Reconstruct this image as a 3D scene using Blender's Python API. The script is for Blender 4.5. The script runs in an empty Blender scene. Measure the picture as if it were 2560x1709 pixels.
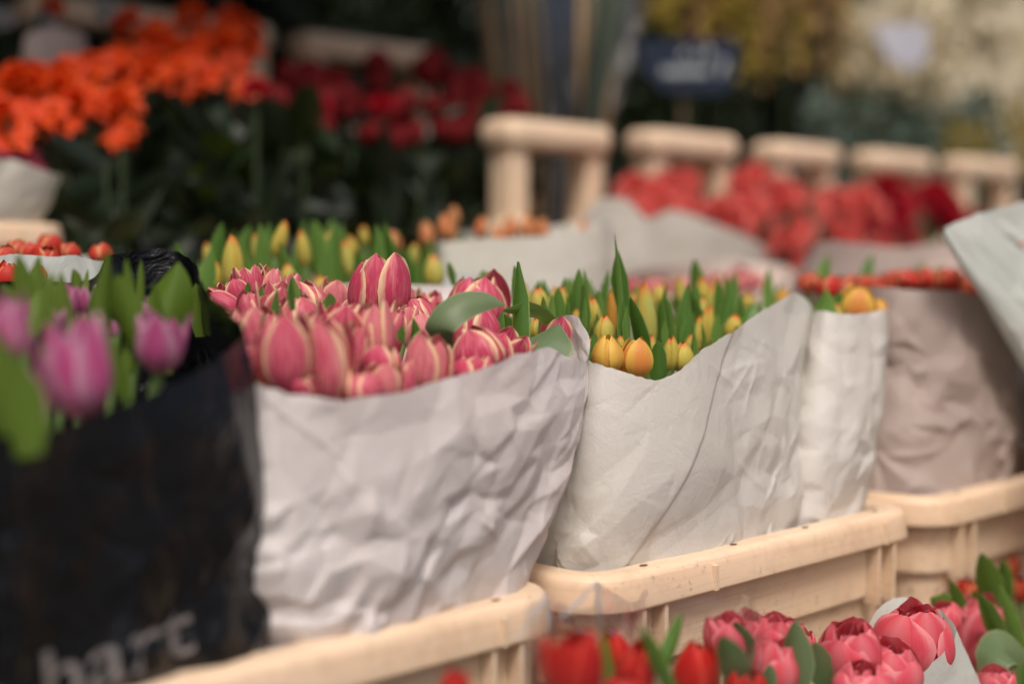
import bpy, math, random
import numpy as np
from mathutils import Vector, Matrix, Quaternion
from mathutils.bvhtree import BVHTree
R2 = math.sqrt(2.0)
rnd = random.Random(7)
sc = bpy.context.scene
C = bpy.context.collection

# ------------------------------------------------------------------ camera, sky, sun, exposure
PITCH = math.radians(3.2)
FPX = 3556.0                      # focal length in photograph pixels (50 mm on 36 mm)
cam_d = bpy.data.cameras.new("camera"); cam = bpy.data.objects.new("camera", cam_d); C.objects.link(cam)
cam.location = (0, 0, 0); cam.rotation_euler = (math.pi/2 - PITCH, 0, 0)
cam_d.lens = 50; cam_d.sensor_width = 36; cam_d.clip_start = 0.05; cam_d.clip_end = 500
cam_d.dof.use_dof = True; cam_d.dof.focus_distance = 1.12; cam_d.dof.aperture_fstop = 1.75
sc.camera = cam
SUN_EL, SUN_AZ = math.radians(58), math.radians(172)     # azimuth clockwise from +Y
w = bpy.data.worlds.new("World"); sc.world = w; w.use_nodes = True
sky = w.node_tree.nodes.new("ShaderNodeTexSky"); sky.sky_type = 'NISHITA'; sky.sun_disc = False
sky.sun_elevation = SUN_EL; sky.sun_rotation = SUN_AZ; sky.air_density = 0.7; sky.dust_density = 7.0; sky.ozone_density = 0.4
bg = w.node_tree.nodes['Background']; w.node_tree.links.new(sky.outputs[0], bg.inputs[0]); bg.inputs[1].default_value = 0.08
sd = bpy.data.lights.new("sun", 'SUN'); sd.energy = 1.5; sd.angle = math.radians(16); sd.color = (1.0, 0.955, 0.90)
sun = bpy.data.objects.new("sun", sd); C.objects.link(sun)
Ldir = Vector((math.sin(SUN_AZ)*math.cos(SUN_EL), math.cos(SUN_AZ)*math.cos(SUN_EL), math.sin(SUN_EL)))
sun.rotation_euler = Ldir.to_track_quat('Z', 'Y').to_euler(); sun.location = Ldir*5
sc.view_settings.view_transform = 'Standard'; sc.view_settings.look = 'None'
sc.view_settings.exposure = 0.38; sc.view_settings.gamma = 1.0
sc.cycles.use_denoising = True
sc.cycles.max_bounces = 8; sc.cycles.transparent_max_bounces = 12

# ------------------------------------------------------------------ geometry helpers
FW = Vector((0, math.cos(PITCH), -math.sin(PITCH))); UP = Vector((0, math.sin(PITCH), math.cos(PITCH)))
def ray(px, py): return FW + Vector(((px-1280)/FPX, 0, 0)) + UP*((854.5-py)/FPX)
def st(s, t, z): return Vector(((s-t)/R2, (s+t)/R2, z))          # stall coordinates: s along the rows, t towards the back
def pt(px, py, t):                                              # where the sight line meets the upright plane t
    d = ray(px, py); return d*(t*R2/(d.y-d.x))
def unst(v): return ((v.x+v.y)/R2, (v.y-v.x)/R2, v.z)
def pxsize(n, p): return n*(p.dot(FW))/FPX

def tag(o, label=None, cat=None, group=None, kind=None):
    if label: o['label'] = label
    if cat: o['category'] = cat
    if group: o['group'] = group
    if kind: o['kind'] = kind
    return o
def empty(name, loc, rot=None):
    o = bpy.data.objects.new(name, None); o.empty_display_size = 0.02; C.objects.link(o); o.location = loc
    if rot is not None: o.rotation_euler = rot
    return o
def link(name, me, parent=None):
    o = bpy.data.objects.new(name, me); C.objects.link(o)
    if parent: o.parent = parent
    return o
def mesh(name, V, F, mat, uv=None, smooth=True):
    me = bpy.data.meshes.new(name); me.from_pydata([tuple(v) for v in V], [], F)
    if mat: me.materials.append(mat)
    if smooth: me.polygons.foreach_set('use_smooth', [True]*len(me.polygons))
    if uv is not None:
        l = me.uv_layers.new(name='UVMap'); idx = np.empty(len(me.loops), int); me.loops.foreach_get('vertex_index', idx)
        l.data.foreach_set('uv', np.asarray(uv, float)[idx].ravel())
    me.update(); return me
class MB:
    def __init__(s): s.V, s.F, s.U = [], [], []
    def grid(s, P, U=None, wrap=False):                         # P: (n,m,3)
        n, m = P.shape[:2]; b = len(s.V); s.V += list(P.reshape(-1, 3))
        s.U += list(U.reshape(-1, 2)) if U is not None else [(0, 0)]*(n*m)
        for i in range(n-1):
            for j in range(m if wrap else m-1):
                j2 = (j+1) % m
                s.F.append((b+i*m+j, b+i*m+j2, b+(i+1)*m+j2, b+(i+1)*m+j))
    def box(s, lo, hi, bev=0.0):
        b = len(s.V); x0, y0, z0 = lo; x1, y1, z1 = hi
        s.V += [(x0,y0,z0),(x1,y0,z0),(x1,y1,z0),(x0,y1,z0),(x0,y0,z1),(x1,y0,z1),(x1,y1,z1),(x0,y1,z1)]; s.U += [(0,0)]*8
        for f in ((3,2,1,0),(4,5,6,7),(0,1,5,4),(1,2,6,5),(2,3,7,6),(3,0,4,7)): s.F.append(tuple(b+k for k in f))
    def tube(s, pts, rads, n=8):
        pts = [Vector(p) for p in pts]; P = np.zeros((len(pts), n, 3)); U = np.zeros((len(pts), n, 2))
        up = Vector((0.3, 0.9, 0.1))
        for i, p in enumerate(pts):
            d = (pts[min(i+1, len(pts)-1)]-pts[max(i-1, 0)]).normalized()
            a = d.cross(up).normalized(); c = d.cross(a)
            for j in range(n):
                an = 2*math.pi*j/n; P[i, j] = p+(a*math.cos(an)+c*math.sin(an))*rads[i]; U[i, j] = (j/n, i/(len(pts)-1))
        s.grid(P, U, True)
        b = len(s.V)-n; s.F.append(tuple(b+k for k in range(n)))
    def build(s, name, mat, smooth=True): return mesh(name, s.V, s.F, mat, s.U, smooth)
def vnoise(x, y, seed):                                          # smooth 2-D noise, -1..1
    r = np.random.RandomState(seed); T = r.rand(64, 64)
    xi = np.floor(x).astype(int); yi = np.floor(y).astype(int); fx = x-xi; fy = y-yi
    fx = fx*fx*(3-2*fx); fy = fy*fy*(3-2*fy); g = lambda a, b: T[a % 64, b % 64]
    return 2*((g(xi, yi)*(1-fx)+g(xi+1, yi)*fx)*(1-fy)+(g(xi, yi+1)*(1-fx)+g(xi+1, yi+1)*fx)*fy)-1
def facet(a, b, r, step, amp, per):                              # heights on random triangles: folded paper facets
    from mathutils.geometry import delaunay_2d_cdt
    b0, b1 = float(b.min())-.02, float(b.max())+.02; pts = []
    na, nb_ = max(int(per/step), 3), max(int((b1-b0)/step), 2)
    for i in range(na):
        for j in range(nb_+1): pts.append((per*(i+r.uniform(0, 1))/na, b0+(b1-b0)*(j+r.uniform(-.45, .45))/nb_, r.uniform(-1, 1)*amp))
    pts = pts+[(x-per, y, h) for (x, y, h) in pts if x > per-.12]+[(x+per, y, h) for (x, y, h) in pts if x < .12]
    sk = r.uniform(-.5, .5)
    V, _, F, ov, _, _ = delaunay_2d_cdt([Vector((x+sk*y, y)) for (x, y, h) in pts], [], [], 0, 1e-6)
    H = [pts[o[0]][2] for o in ov]; out = np.zeros_like(a); A = a+sk*b
    for f in F:
        (x0, y0), (x1, y1), (x2, y2) = V[f[0]], V[f[1]], V[f[2]]; d = (y1-y2)*(x0-x2)+(x2-x1)*(y0-y2)
        if abs(d) < 1e-12: continue
        m = (A >= min(x0, x1, x2))&(A <= max(x0, x1, x2))&(b >= min(y0, y1, y2))&(b <= max(y0, y1, y2))
        if not m.any(): continue
        aa, bb_ = A[m], b[m]; l0 = ((y1-y2)*(aa-x2)+(x2-x1)*(bb_-y2))/d; l1 = ((y2-y0)*(aa-x2)+(x0-x2)*(bb_-y2))/d; l2 = 1-l0-l1
        ok = (l0 >= -1e-6)&(l1 >= -1e-6)&(l2 >= -1e-6); v = out[m]; v[ok] = (l0*H[f[0]]+l1*H[f[1]]+l2*H[f[2]])[ok]; out[m] = v
    return out
def crumple(a, b, seed, amp=1.0, per=1.0, step=.034):
    r = np.random.RandomState(seed)
    w = .006*vnoise(a*22, b*22, seed+3); a2 = a+w; b2 = b+.006*vnoise(a*22+9, b*22+5, seed+4)
    out = facet(a2, b2, r, step*1.9, .0034, per)+facet(a2, b2, r, step, .0030, per)
    mk_ = np.clip(vnoise(a*9+3, b*9+1, seed+5)*1.5+.35, 0, 1); out += facet(a2, b2, r, step*.42, .0021, per)*mk_
    eb = (float(b.min()), float(b.max()))
    for i in range(int(170*per*(eb[1]-eb[0])/0.3)):
        ca, cb = r.uniform(0, per), r.uniform(*eb); an = r.uniform(0, math.pi); ln = r.uniform(.012, .05); wd = r.uniform(.0015, .004); hh = r.uniform(.0005, .0018)*(1 if r.rand() < .6 else -.8)
        da, db = a-ca, b-cb; al = da*math.cos(an)+db*math.sin(an); ac = -da*math.sin(an)+db*math.cos(an)+8*al*al*r.uniform(-.3, .3)
        out += hh*np.exp(-np.abs(ac)/np.where(ac > 0, wd, wd*2.6))*np.clip(1-np.abs(al)/ln, 0, 1)
    return out*amp

# ------------------------------------------------------------------ materials
def new_mat(name):
    m = bpy.data.materials.new(name); m.use_nodes = True; nt = m.node_tree; nt.nodes.clear()
    return m, nt, (lambda t, **k: mk(nt, t, **k))
def mk(nt, t, **k):
    n = nt.nodes.new(t)
    for a, v in k.items():
        if a.startswith('i_'):
            key = a[2:].replace('_', ' ')
            if key.isdigit(): key = int(key)
            n.inputs[key].default_value = v
        else: setattr(n, a, v)
    return n
def ramp(nt, src, stops):
    r = nt.nodes.new('ShaderNodeValToRGB'); e = r.color_ramp.elements
    while len(e) < len(stops): e.new(0.5)
    for k, (p, c) in enumerate(stops): e[k].position = p; e[k].color = (*c, 1) if len(c) == 3 else c
    nt.links.new(src, r.inputs[0]); return r.outputs[0]
def mixc(nt, fac, a, b, bt='MIX'):
    m = nt.nodes.new('ShaderNodeMix'); m.data_type = 'RGBA'; m.blend_type = bt
    for s, v in ((m.inputs[0], fac), (m.inputs[6], a), (m.inputs[7], b)):
        if hasattr(v, 'links'): nt.links.new(v, s)
        else: s.default_value = v if isinstance(v, float) else (*v, 1)
    return m.outputs[2]
def math_(nt, op, a, b=None, c=None):
    m = nt.nodes.new('ShaderNodeMath'); m.operation = op
    for k, v in enumerate((a, b, c)):
        if v is None: continue
        if hasattr(v, 'links'): nt.links.new(v, m.inputs[k])
        else: m.inputs[k].default_value = v
    return m.outputs[0]
def finish(nt, col, rough=0.5, transl=0.0, bump=None, bstr=0.2, bdist=0.002, spec=0.4, sss=0.0, tcol=None):
    b = nt.nodes.new('ShaderNodeBsdfPrincipled'); L = nt.links.new
    if hasattr(col, 'links'): L(col, b.inputs['Base Color'])
    else: b.inputs['Base Color'].default_value = (*col, 1)
    if hasattr(rough, 'links'): L(rough, b.inputs['Roughness'])
    else: b.inputs['Roughness'].default_value = rough
    b.inputs['Specular IOR Level'].default_value = spec
    if sss:
        b.inputs['Subsurface Weight'].default_value = sss; b.inputs['Subsurface Radius'].default_value = (1.0, 0.45, 0.25); b.inputs['Subsurface Scale'].default_value = 0.012
    if bump is not None:
        bm = nt.nodes.new('ShaderNodeBump'); bm.inputs['Strength'].default_value = bstr; bm.inputs['Distance'].default_value = bdist
        L(bump, bm.inputs['Height']); L(bm.outputs[0], b.inputs['Normal'])
    o = nt.nodes.new('ShaderNodeOutputMaterial')
    if transl:
        t = nt.nodes.new('ShaderNodeBsdfTranslucent'); mx = nt.nodes.new('ShaderNodeMixShader'); mx.inputs[0].default_value = transl
        cc = tcol if tcol is not None else col
        if hasattr(cc, 'links'): L(cc, t.inputs[0])
        else: t.inputs[0].default_value = (*cc, 1)
        if bump is not None: L(bm.outputs[0], t.inputs[1])
        L(b.outputs[0], mx.inputs[1]); L(t.outputs[0], mx.inputs[2]); L(mx.outputs[0], o.inputs[0])
    else: L(b.outputs[0], o.inputs[0])
def paper_mat(name, ca, cb, transl=0.28):
    m, nt, N = new_mat(name); L = nt.links.new
    tc = N('ShaderNodeTexCoord')
    n1 = N('ShaderNodeTexNoise', i_Scale=9.0, i_Detail=4.0); L(tc.outputs['Object'], n1.inputs['Vector'])
    n2 = N('ShaderNodeTexNoise', i_Scale=420.0, i_Detail=3.0); L(tc.outputs['Object'], n2.inputs['Vector'])
    n3 = N('ShaderNodeTexNoise', i_Scale=38.0, i_Detail=5.0, i_Roughness=0.6, i_Distortion=0.6); L(tc.outputs['Object'], n3.inputs['Vector'])
    col = ramp(nt, n1.outputs[0], [(0.38, ca), (0.62, cb)])
    col = mixc(nt, ramp(nt, n2.outputs[0], [(0.3, (0, 0, 0)), (0.7, (0.16, 0.16, 0.16))]), col, tuple(x*0.72 for x in ca))
    vo = N('ShaderNodeTexVoronoi', feature='DISTANCE_TO_EDGE', i_Scale=26.0)
    wv = N('ShaderNodeVectorMath', operation='MULTIPLY_ADD'); wv.inputs[1].default_value = (0.05, 0.05, 0.05)
    L(n3.outputs['Color'], wv.inputs[0]); L(tc.outputs['Object'], wv.inputs[2]); L(wv.outputs[0], vo.inputs['Vector'])
    h = math_(nt, 'MULTIPLY', n3.outputs[0], 1.1)
    e = math_(nt, 'MINIMUM', vo.outputs['Distance'], 0.14)
    h = math_(nt, 'ADD', h, math_(nt, 'MULTIPLY', e, 0.6))
    h = math_(nt, 'ADD', h, math_(nt, 'MULTIPLY', n2.outputs[0], 0.07))
    finish(nt, col, 0.55, transl, h, 0.45, 0.003, 0.35)
    return m
def petal_mat(name, body, body2, edge=None, e0=0.62, e1=0.92, tip=None, base=None, streak=0.35, transl=0.28, rough=0.42, pale=None):
    m, nt, N = new_mat(name); L = nt.links.new
    uv = N('ShaderNodeUVMap'); sp = N('ShaderNodeSeparateXYZ'); L(uv.outputs[0], sp.inputs[0])
    oi = N('ShaderNodeObjectInfo')
    e = math_(nt, 'ABSOLUTE', math_(nt, 'MULTIPLY_ADD', sp.outputs[0], 2.0, -1.0))
    mp = N('ShaderNodeMapping'); mp.inputs['Scale'].default_value = (9, 1.6, 1); L(uv.outputs[0], mp.inputs[0])
    ofs = N('ShaderNodeCombineXYZ'); L(math_(nt, 'MULTIPLY', oi.outputs['Random'], 30.0), ofs.inputs[2]); L(ofs.outputs[0], mp.inputs['Location'])
    n1 = N('ShaderNodeTexNoise', i_Scale=1.6, i_Detail=4.0, i_Roughness=0.6); L(mp.outputs[0], n1.inputs['Vector'])
    f = ramp(nt, math_(nt, 'ADD', n1.outputs[0], math_(nt, 'MULTIPLY_ADD', oi.outputs['Random'], 0.3, -0.15)), [(0.35, (0, 0, 0)), (0.65, (1, 1, 1))])
    col = mixc(nt, f, body, body2)
    if base: col = mixc(nt, ramp(nt, sp.outputs[1], [(0.0, (1, 1, 1)), (0.32, (0, 0, 0))]), col, base)
    if pale:                                                     # paler flame up the middle of a petal
        col = mixc(nt, math_(nt, 'MULTIPLY', ramp(nt, e, [(0.0, (0.75,)*3), (0.45, (0, 0, 0))]), n1.outputs[0]), col, pale)
    if edge:
        q = math_(nt, 'ADD', e, math_(nt, 'MULTIPLY_ADD', n1.outputs[0], streak, -streak*0.5))
        q = math_(nt, 'ADD', q, math_(nt, 'MULTIPLY', math_(nt, 'POWER', sp.outputs[1], 5.0), 0.28))
        col = mixc(nt, ramp(nt, q, [(e0, (0, 0, 0)), (e1, (1, 1, 1))]), col, edge)
    if tip:
        col = mixc(nt, ramp(nt, math_(nt, 'ADD', sp.outputs[1], math_(nt, 'MULTIPLY_ADD', n1.outputs[0], 0.3, -0.15)), [(0.80, (0, 0, 0)), (0.99, (1, 1, 1))]), col, tip)
    mp2 = N('ShaderNodeMapping'); mp2.inputs['Scale'].default_value = (26, 1.0, 1); L(uv.outputs[0], mp2.inputs[0])
    n2 = N('ShaderNodeTexNoise', i_Scale=1.5, i_Detail=2.0); L(mp2.outputs[0], n2.inputs['Vector'])
    finish(nt, col, rough, transl, n2.outputs[0], 0.35, 0.0012, 0.35)
    return m
def leaf_mat(name, a, b, edge=None, transl=0.28, rough=0.42):
    m, nt, N = new_mat(name); L = nt.links.new
    uv = N('ShaderNodeUVMap'); sp = N('ShaderNodeSeparateXYZ'); L(uv.outputs[0], sp.inputs[0]); oi = N('ShaderNodeObjectInfo')
    mp = N('ShaderNodeMapping'); mp.inputs['Scale'].default_value = (16, 0.7, 1); L(uv.outputs[0], mp.inputs[0])
    n1 = N('ShaderNodeTexNoise', i_Scale=2.0, i_Detail=3.0); L(mp.outputs[0], n1.inputs['Vector'])
    f = math_(nt, 'ADD', math_(nt, 'MULTIPLY', n1.outputs[0], 0.7), math_(nt, 'MULTIPLY_ADD', oi.outputs['Random'], 0.9, -0.3))
    col = ramp(nt, f, [(0.1, a), (0.9, b)])
    e = math_(nt, 'ABSOLUTE', math_(nt, 'MULTIPLY_ADD', sp.outputs[0], 2.0, -1.0))
    if edge: col = mixc(nt, ramp(nt, e, [(0.86, (0, 0, 0)), (0.98, (0.8,)*3)]), col, edge)
    finish(nt, col, rough, transl, n1.outputs[0], 0.3, 0.001, 0.4, tcol=mixc(nt, 0.5, col, (0.22, 0.34, 0.03)))
    return m
def plain_mat(name, a, b=None, rough=0.6, scale=30, transl=0.0, spec=0.4, bstr=0.2, bdist=0.002):
    m, nt, N = new_mat(name); tc = N('ShaderNodeTexCoord')
    n = N('ShaderNodeTexNoise', i_Scale=float(scale), i_Detail=5.0); nt.links.new(tc.outputs['Object'], n.inputs['Vector'])
    col = ramp(nt, n.outputs[0], [(0.3, a), (0.7, b or tuple(x*0.7 for x in a))])
    finish(nt, col, rough, transl, n.outputs[0], bstr, bdist, spec); return m

M = {}
M['paper_pink'] = paper_mat('paper_pinkish', (0.78, 0.70, 0.68), (0.80, 0.75, 0.735))
M['paper_white'] = paper_mat('paper_white', (0.76, 0.72, 0.66), (0.79, 0.755, 0.71))
M['paper_grey'] = paper_mat('paper_greyish', (0.74, 0.71, 0.62), (0.77, 0.745, 0.67))
M['paper_rose'] = paper_mat('paper_rose', (0.70, 0.56, 0.50), (0.74, 0.62, 0.56))
M['paper_rose_shaded'] = paper_mat('paper_rose_shaded', (0.50, 0.40, 0.36), (0.56, 0.46, 0.41))  # rosy paper, darkened in its colour to stand in for shade
M['paper_cold'] = paper_mat('paper_cold_white', (0.68, 0.72, 0.67), (0.74, 0.77, 0.73))
M['pinkyel'] = petal_mat('petal_pink_yellow_edge', (0.64, 0.07, 0.15), (0.84, 0.29, 0.31), (0.93, 0.70, 0.42), 0.74, 0.98)
M['yellow'] = petal_mat('petal_yellow_bud', (0.68, 0.56, 0.11), (0.54, 0.54, 0.14), (0.74, 0.50, 0.08), 0.75, 1.1, (0.80, 0.22, 0.04), (0.42, 0.44, 0.10))
M['orangeyel'] = petal_mat('petal_orange_yellow', (0.80, 0.46, 0.09), (0.80, 0.30, 0.07), (0.84, 0.56, 0.10), 0.35, 0.9, None, (0.75, 0.42, 0.09))
M['magenta'] = petal_mat('petal_lilac_pink', (0.68, 0.20, 0.40), (0.60, 0.09, 0.27), (0.78, 0.44, 0.58), 0.35, 1.0, None, (0.66, 0.35, 0.42))
M['red'] = petal_mat('petal_red', (0.60, 0.015, 0.012), (0.52, 0.02, 0.02), (0.70, 0.06, 0.03), 0.6, 1.1)
M['dblpink'] = petal_mat('petal_double_pink', (0.80, 0.13, 0.18), (0.76, 0.085, 0.12), (0.86, 0.30, 0.33), 0.75, 1.3, None, (0.88, 0.50, 0.48), pale=(0.88, 0.42, 0.42))
M['orangered'] = petal_mat('petal_orange_red', (0.62, 0.035, 0.025), (0.62, 0.08, 0.04), (0.80, 0.36, 0.16), 0.72, 1.05)
M['orange'] = petal_mat('petal_orange', (0.74, 0.040, 0.006), (0.78, 0.075, 0.008), (0.80, 0.11, 0.01), 0.5, 1.1)
M['peach'] = petal_mat('petal_peach', (0.74, 0.20, 0.09), (0.72, 0.32, 0.14), (0.75, 0.42, 0.15), 0.5, 1.0)
M['coral'] = petal_mat('petal_coral', (0.86, 0.115, 0.10), (0.87, 0.20, 0.18), (0.86, 0.26, 0.22), 0.5, 1.2)
M['crimson'] = petal_mat('petal_crimson', (0.48, 0.006, 0.018), (0.40, 0.01, 0.03), (0.56, 0.02, 0.04), 0.6, 1.2)
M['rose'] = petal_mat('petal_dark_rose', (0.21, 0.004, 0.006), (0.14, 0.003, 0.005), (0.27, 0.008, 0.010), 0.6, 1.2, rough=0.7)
M['leaf'] = leaf_mat('leaf_fresh', (0.065, 0.165, 0.022), (0.14, 0.27, 0.05), (0.34, 0.44, 0.12))
M['leaf_olive_green'] = leaf_mat('leaf_olive', (0.11, 0.19, 0.02), (0.17, 0.25, 0.04))  # yellower olive leaf green
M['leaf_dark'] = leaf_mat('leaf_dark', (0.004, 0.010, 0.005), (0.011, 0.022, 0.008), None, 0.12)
M['leaf_grey'] = leaf_mat('leaf_glaucous', (0.10, 0.17, 0.07), (0.17, 0.24, 0.12), (0.3, 0.36, 0.18))
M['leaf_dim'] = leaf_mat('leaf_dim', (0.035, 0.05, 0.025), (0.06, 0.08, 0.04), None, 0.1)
M['eucalyptus'] = leaf_mat('leaf_eucalyptus', (0.08, 0.12, 0.09), (0.20, 0.26, 0.22), None, 0.15)
M['stem'] = plain_mat('stem_green', (0.12, 0.22, 0.06), (0.2, 0.3, 0.09), 0.5, 60)
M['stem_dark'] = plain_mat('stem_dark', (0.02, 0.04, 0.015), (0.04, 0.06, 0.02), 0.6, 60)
M['bark'] = plain_mat('bare_branch', (0.16, 0.12, 0.07), (0.24, 0.18, 0.11), 0.8, 40)
M['wood_dark'] = plain_mat('dark_wood', (0.030, 0.024, 0.020), (0.05, 0.04, 0.032), 0.7, 8)
M['canvas_dark'] = plain_mat('dark_canvas', (0.009, 0.011, 0.012), (0.014, 0.015, 0.015), 0.9, 6)
M['ground'] = plain_mat('paving', (0.12, 0.115, 0.11), (0.2, 0.19, 0.18), 0.85, 5)
M['white_card'] = plain_mat('white_card', (0.50, 0.50, 0.58), (0.62, 0.62, 0.66), 0.6, 12)
M['chalk'] = plain_mat('chalk', (0.55, 0.60, 0.60), (0.45, 0.5, 0.52), 0.9, 60)
M['slate'] = plain_mat('blue_slate', (0.014, 0.022, 0.045), (0.022, 0.034, 0.06), 0.6, 14)
M['print'] = plain_mat('grey_print', (0.26, 0.23, 0.22), (0.11, 0.10, 0.095), 0.5, 130)
M['orange_print'] = plain_mat('orange_print', (0.75, 0.12, 0.03), (0.7, 0.16, 0.05), 0.6, 60)
M['cream'] = plain_mat('dried_cream', (0.90, 0.84, 0.68), (0.84, 0.75, 0.56), 0.9, 30, 0.3)
M['tan'] = plain_mat('dried_tan', (0.55, 0.36, 0.17), (0.42, 0.25, 0.11), 0.9, 30, 0.25)
M['beige'] = plain_mat('dried_beige', (0.80, 0.68, 0.46), (0.62, 0.56, 0.40), 0.9, 30, 0.3)
M['mimosa'] = plain_mat('yellow_blossom', (0.50, 0.36, 0.06), (0.36, 0.28, 0.05), 0.9, 30, 0.2)
M['purple'] = plain_mat('purple_blossom', (0.22, 0.03, 0.14), (0.16, 0.02, 0.10), 0.9, 30, 0.2)
M['white_flower'] = petal_mat('petal_white', (0.72, 0.70, 0.66), (0.66, 0.66, 0.66), None)
M['pinkflower'] = petal_mat('petal_pink', (0.62, 0.10, 0.20), (0.50, 0.06, 0.15), None)

def crate_mat():
    m, nt, N = new_mat('peach_plastic'); L = nt.links.new
    tc = N('ShaderNodeTexCoord')
    n1 = N('ShaderNodeTexNoise', i_Scale=7.0, i_Detail=4.0); L(tc.outputs['Object'], n1.inputs['Vector'])
    n2 = N('ShaderNodeTexNoise', i_Scale=110.0, i_Detail=6.0, i_Roughness=0.75); L(tc.outputs['Object'], n2.inputs['Vector'])
    n4 = N('ShaderNodeTexNoise', i_Scale=16.0, i_Detail=2.0); L(tc.outputs['Object'], n4.inputs['Vector'])
    col = ramp(nt, n1.outputs[0], [(0.3, (0.81, 0.59, 0.40)), (0.7, (0.83, 0.64, 0.46))])
    d = math_(nt, 'MULTIPLY', ramp(nt, n2.outputs[0], [(0.57, (0, 0, 0)), (0.68, (1, 1, 1))]), ramp(nt, n4.outputs[0], [(0.42, (0.03,)*3), (0.62, (0.85,)*3)]))
    col = mixc(nt, d, col, (0.20, 0.11, 0.07))
    n5 = N('ShaderNodeTexNoise', i_Scale=24.0, i_Detail=9.0, i_Roughness=0.7); L(tc.outputs['Object'], n5.inputs['Vector'])
    col = mixc(nt, ramp(nt, n5.outputs[0], [(0.50, (0, 0, 0)), (0.72, (0.38,)*3)]), col, (0.42, 0.24, 0.15))
    mp = N('ShaderNodeMapping'); mp.inputs['Scale'].default_value = (5, 5, 300); L(tc.outputs['Object'], mp.inputs[0])
    n3 = N('ShaderNodeTexNoise', i_Scale=2.0, i_Detail=2.0); L(mp.outputs[0], n3.inputs['Vector'])
    col = mixc(nt, ramp(nt, n3.outputs[0], [(0.52, (0, 0, 0)), (0.75, (0.30,)*3)]), col, (0.52, 0.31, 0.19))
    finish(nt, col, 0.42, 0, n2.outputs[0], 0.12, 0.001, 0.4, 0.25); return m
M['plastic'] = crate_mat()
M['hole'] = plain_mat('hole_shadow', (0.16, 0.085, 0.05), (0.12, 0.06, 0.04), 0.8, 60)
def black_mat():
    m, nt, N = new_mat('black_film'); L = nt.links.new; tc = N('ShaderNodeTexCoord')
    n = N('ShaderNodeTexNoise', i_Scale=30.0, i_Detail=5.0, i_Distortion=1.2); L(tc.outputs['Object'], n.inputs['Vector'])
    finish(nt, (0.0035, 0.004, 0.005), 0.18, 0, n.outputs[0], 0.7, 0.008, 0.38); return m
M['black'] = black_mat()
def film_mat(fk=0.4, f0=0.008):
    m, nt, N = new_mat('clear_film'); L = nt.links.new; tc = N('ShaderNodeTexCoord')
    n = N('ShaderNodeTexNoise', i_Scale=22.0, i_Detail=3.0, i_Distortion=1.0); L(tc.outputs['Object'], n.inputs['Vector'])
    bm = N('ShaderNodeBump', i_Strength=0.8, i_Distance=0.01); L(n.outputs[0], bm.inputs['Height'])
    g = N('ShaderNodeBsdfGlossy', i_Roughness=0.16); L(bm.outputs[0], g.inputs['Normal'])
    t = N('ShaderNodeBsdfTransparent'); t.inputs[0].default_value = (0.97, 0.97, 0.98, 1)
    f = N('ShaderNodeFresnel', i_IOR=1.35); L(bm.outputs[0], f.inputs['Normal'])
    mx = N('ShaderNodeMixShader'); L(math_(nt, 'MULTIPLY_ADD', f.outputs[0], fk, f0), mx.inputs[0]); L(t.outputs[0], mx.inputs[1]); L(g.outputs[0], mx.inputs[2])
    o = N('ShaderNodeOutputMaterial'); L(mx.outputs[0], o.inputs[0]); return m
M['fold'] = plain_mat('film_glint', (0.75, 0.77, 0.82), (0.6, 0.62, 0.68), 0.2, 90, 0.5)  # pale colour for the highlights drawn on the film
M['film'] = film_mat()
M['film_thin'] = film_mat(0.22, 0.006)

# ------------------------------------------------------------------ flower parts (unit meshes shared by every copy)
def smooth_interp(v, xs, ys):
    c = np.polyfit(xs, ys, min(5, len(xs)-1)); return np.polyval(c, v)
def head_mesh(name, mat, open_=0.2, slim=1.0, nin=3, nout=3, seed=0, nu=9, nv=13, layers=None, tipw=0.05, flare=0.0, spread=0.07, point=0.0):
    r = random.Random(seed); mb = MB(); v = np.linspace(0, 1, nv); u = np.linspace(-1, 1, nu)
    xs = [0, .1, .25, .42, .6, .8, .92, 1]
    Rc = smooth_interp(v, xs, [.10, .31, .45, .50, .46, .33, .21, .10]); Ro = smooth_interp(v, xs, [.10, .31, .46, .52, .53, .50, .46, .41])
    hw = np.interp(v, [0, .12, .3, .5, .68, .82, .92, .97, 1], [.12, .28, .43, .49, .47, .37, .24, .14, tipw])*(1-point*np.clip((v-.35)/.65, 0, 1))
    for (n, rm, off, zs) in (layers or [(nin, 0.86, 0.0, 0.97), (nout, 1.0, 0.5, 1.0)]):
        for k in range(n):
            o = min(max(open_+r.uniform(-.5, .55)*spread*3, 0), 1.25); cu_ = r.uniform(-.6, 1.5)*spread*3*min(open_+.15, 1); rr = rm*r.uniform(1-spread, 1+spread); zz = zs*r.uniform(1-spread*1.6, 1.03)
            th = 2*math.pi*(k+off)/n + r.uniform(-.14, .14); roll = r.uniform(-.10, .10); ph = r.uniform(0, 6)
            Rv = (Rc*(1-o)+Ro*o)*rr + flare*v**3*0.3
            A = np.minimum(hw*rr*(3.0/max(n, 3))**0.5/np.maximum(Rv, 0.05), 1.25)
            VV, UU = np.meshgrid(v, u, indexing='ij')
            ang = th + UU*A[:, None]
            RR = Rv[:, None]*(1+roll*UU**2*VV-0.045*np.exp(-(UU/.16)**2)*np.sin(np.pi*VV)) + (0.016+.12*spread*min(open_, 1))*np.sin(4.5*UU+ph)*VV**2 + cu_*np.clip(VV-.72, 0, 1)**2
            Z = VV*zz - 0.02*UU**2*VV - 0.035*(np.abs(UU) < .2)*0
            mb.grid(np.stack([RR*np.cos(ang)*slim, RR*np.sin(ang)*slim, Z], -1), np.stack([UU*.5+.5, VV], -1))
    return mb.build(name, M[mat])
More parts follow.
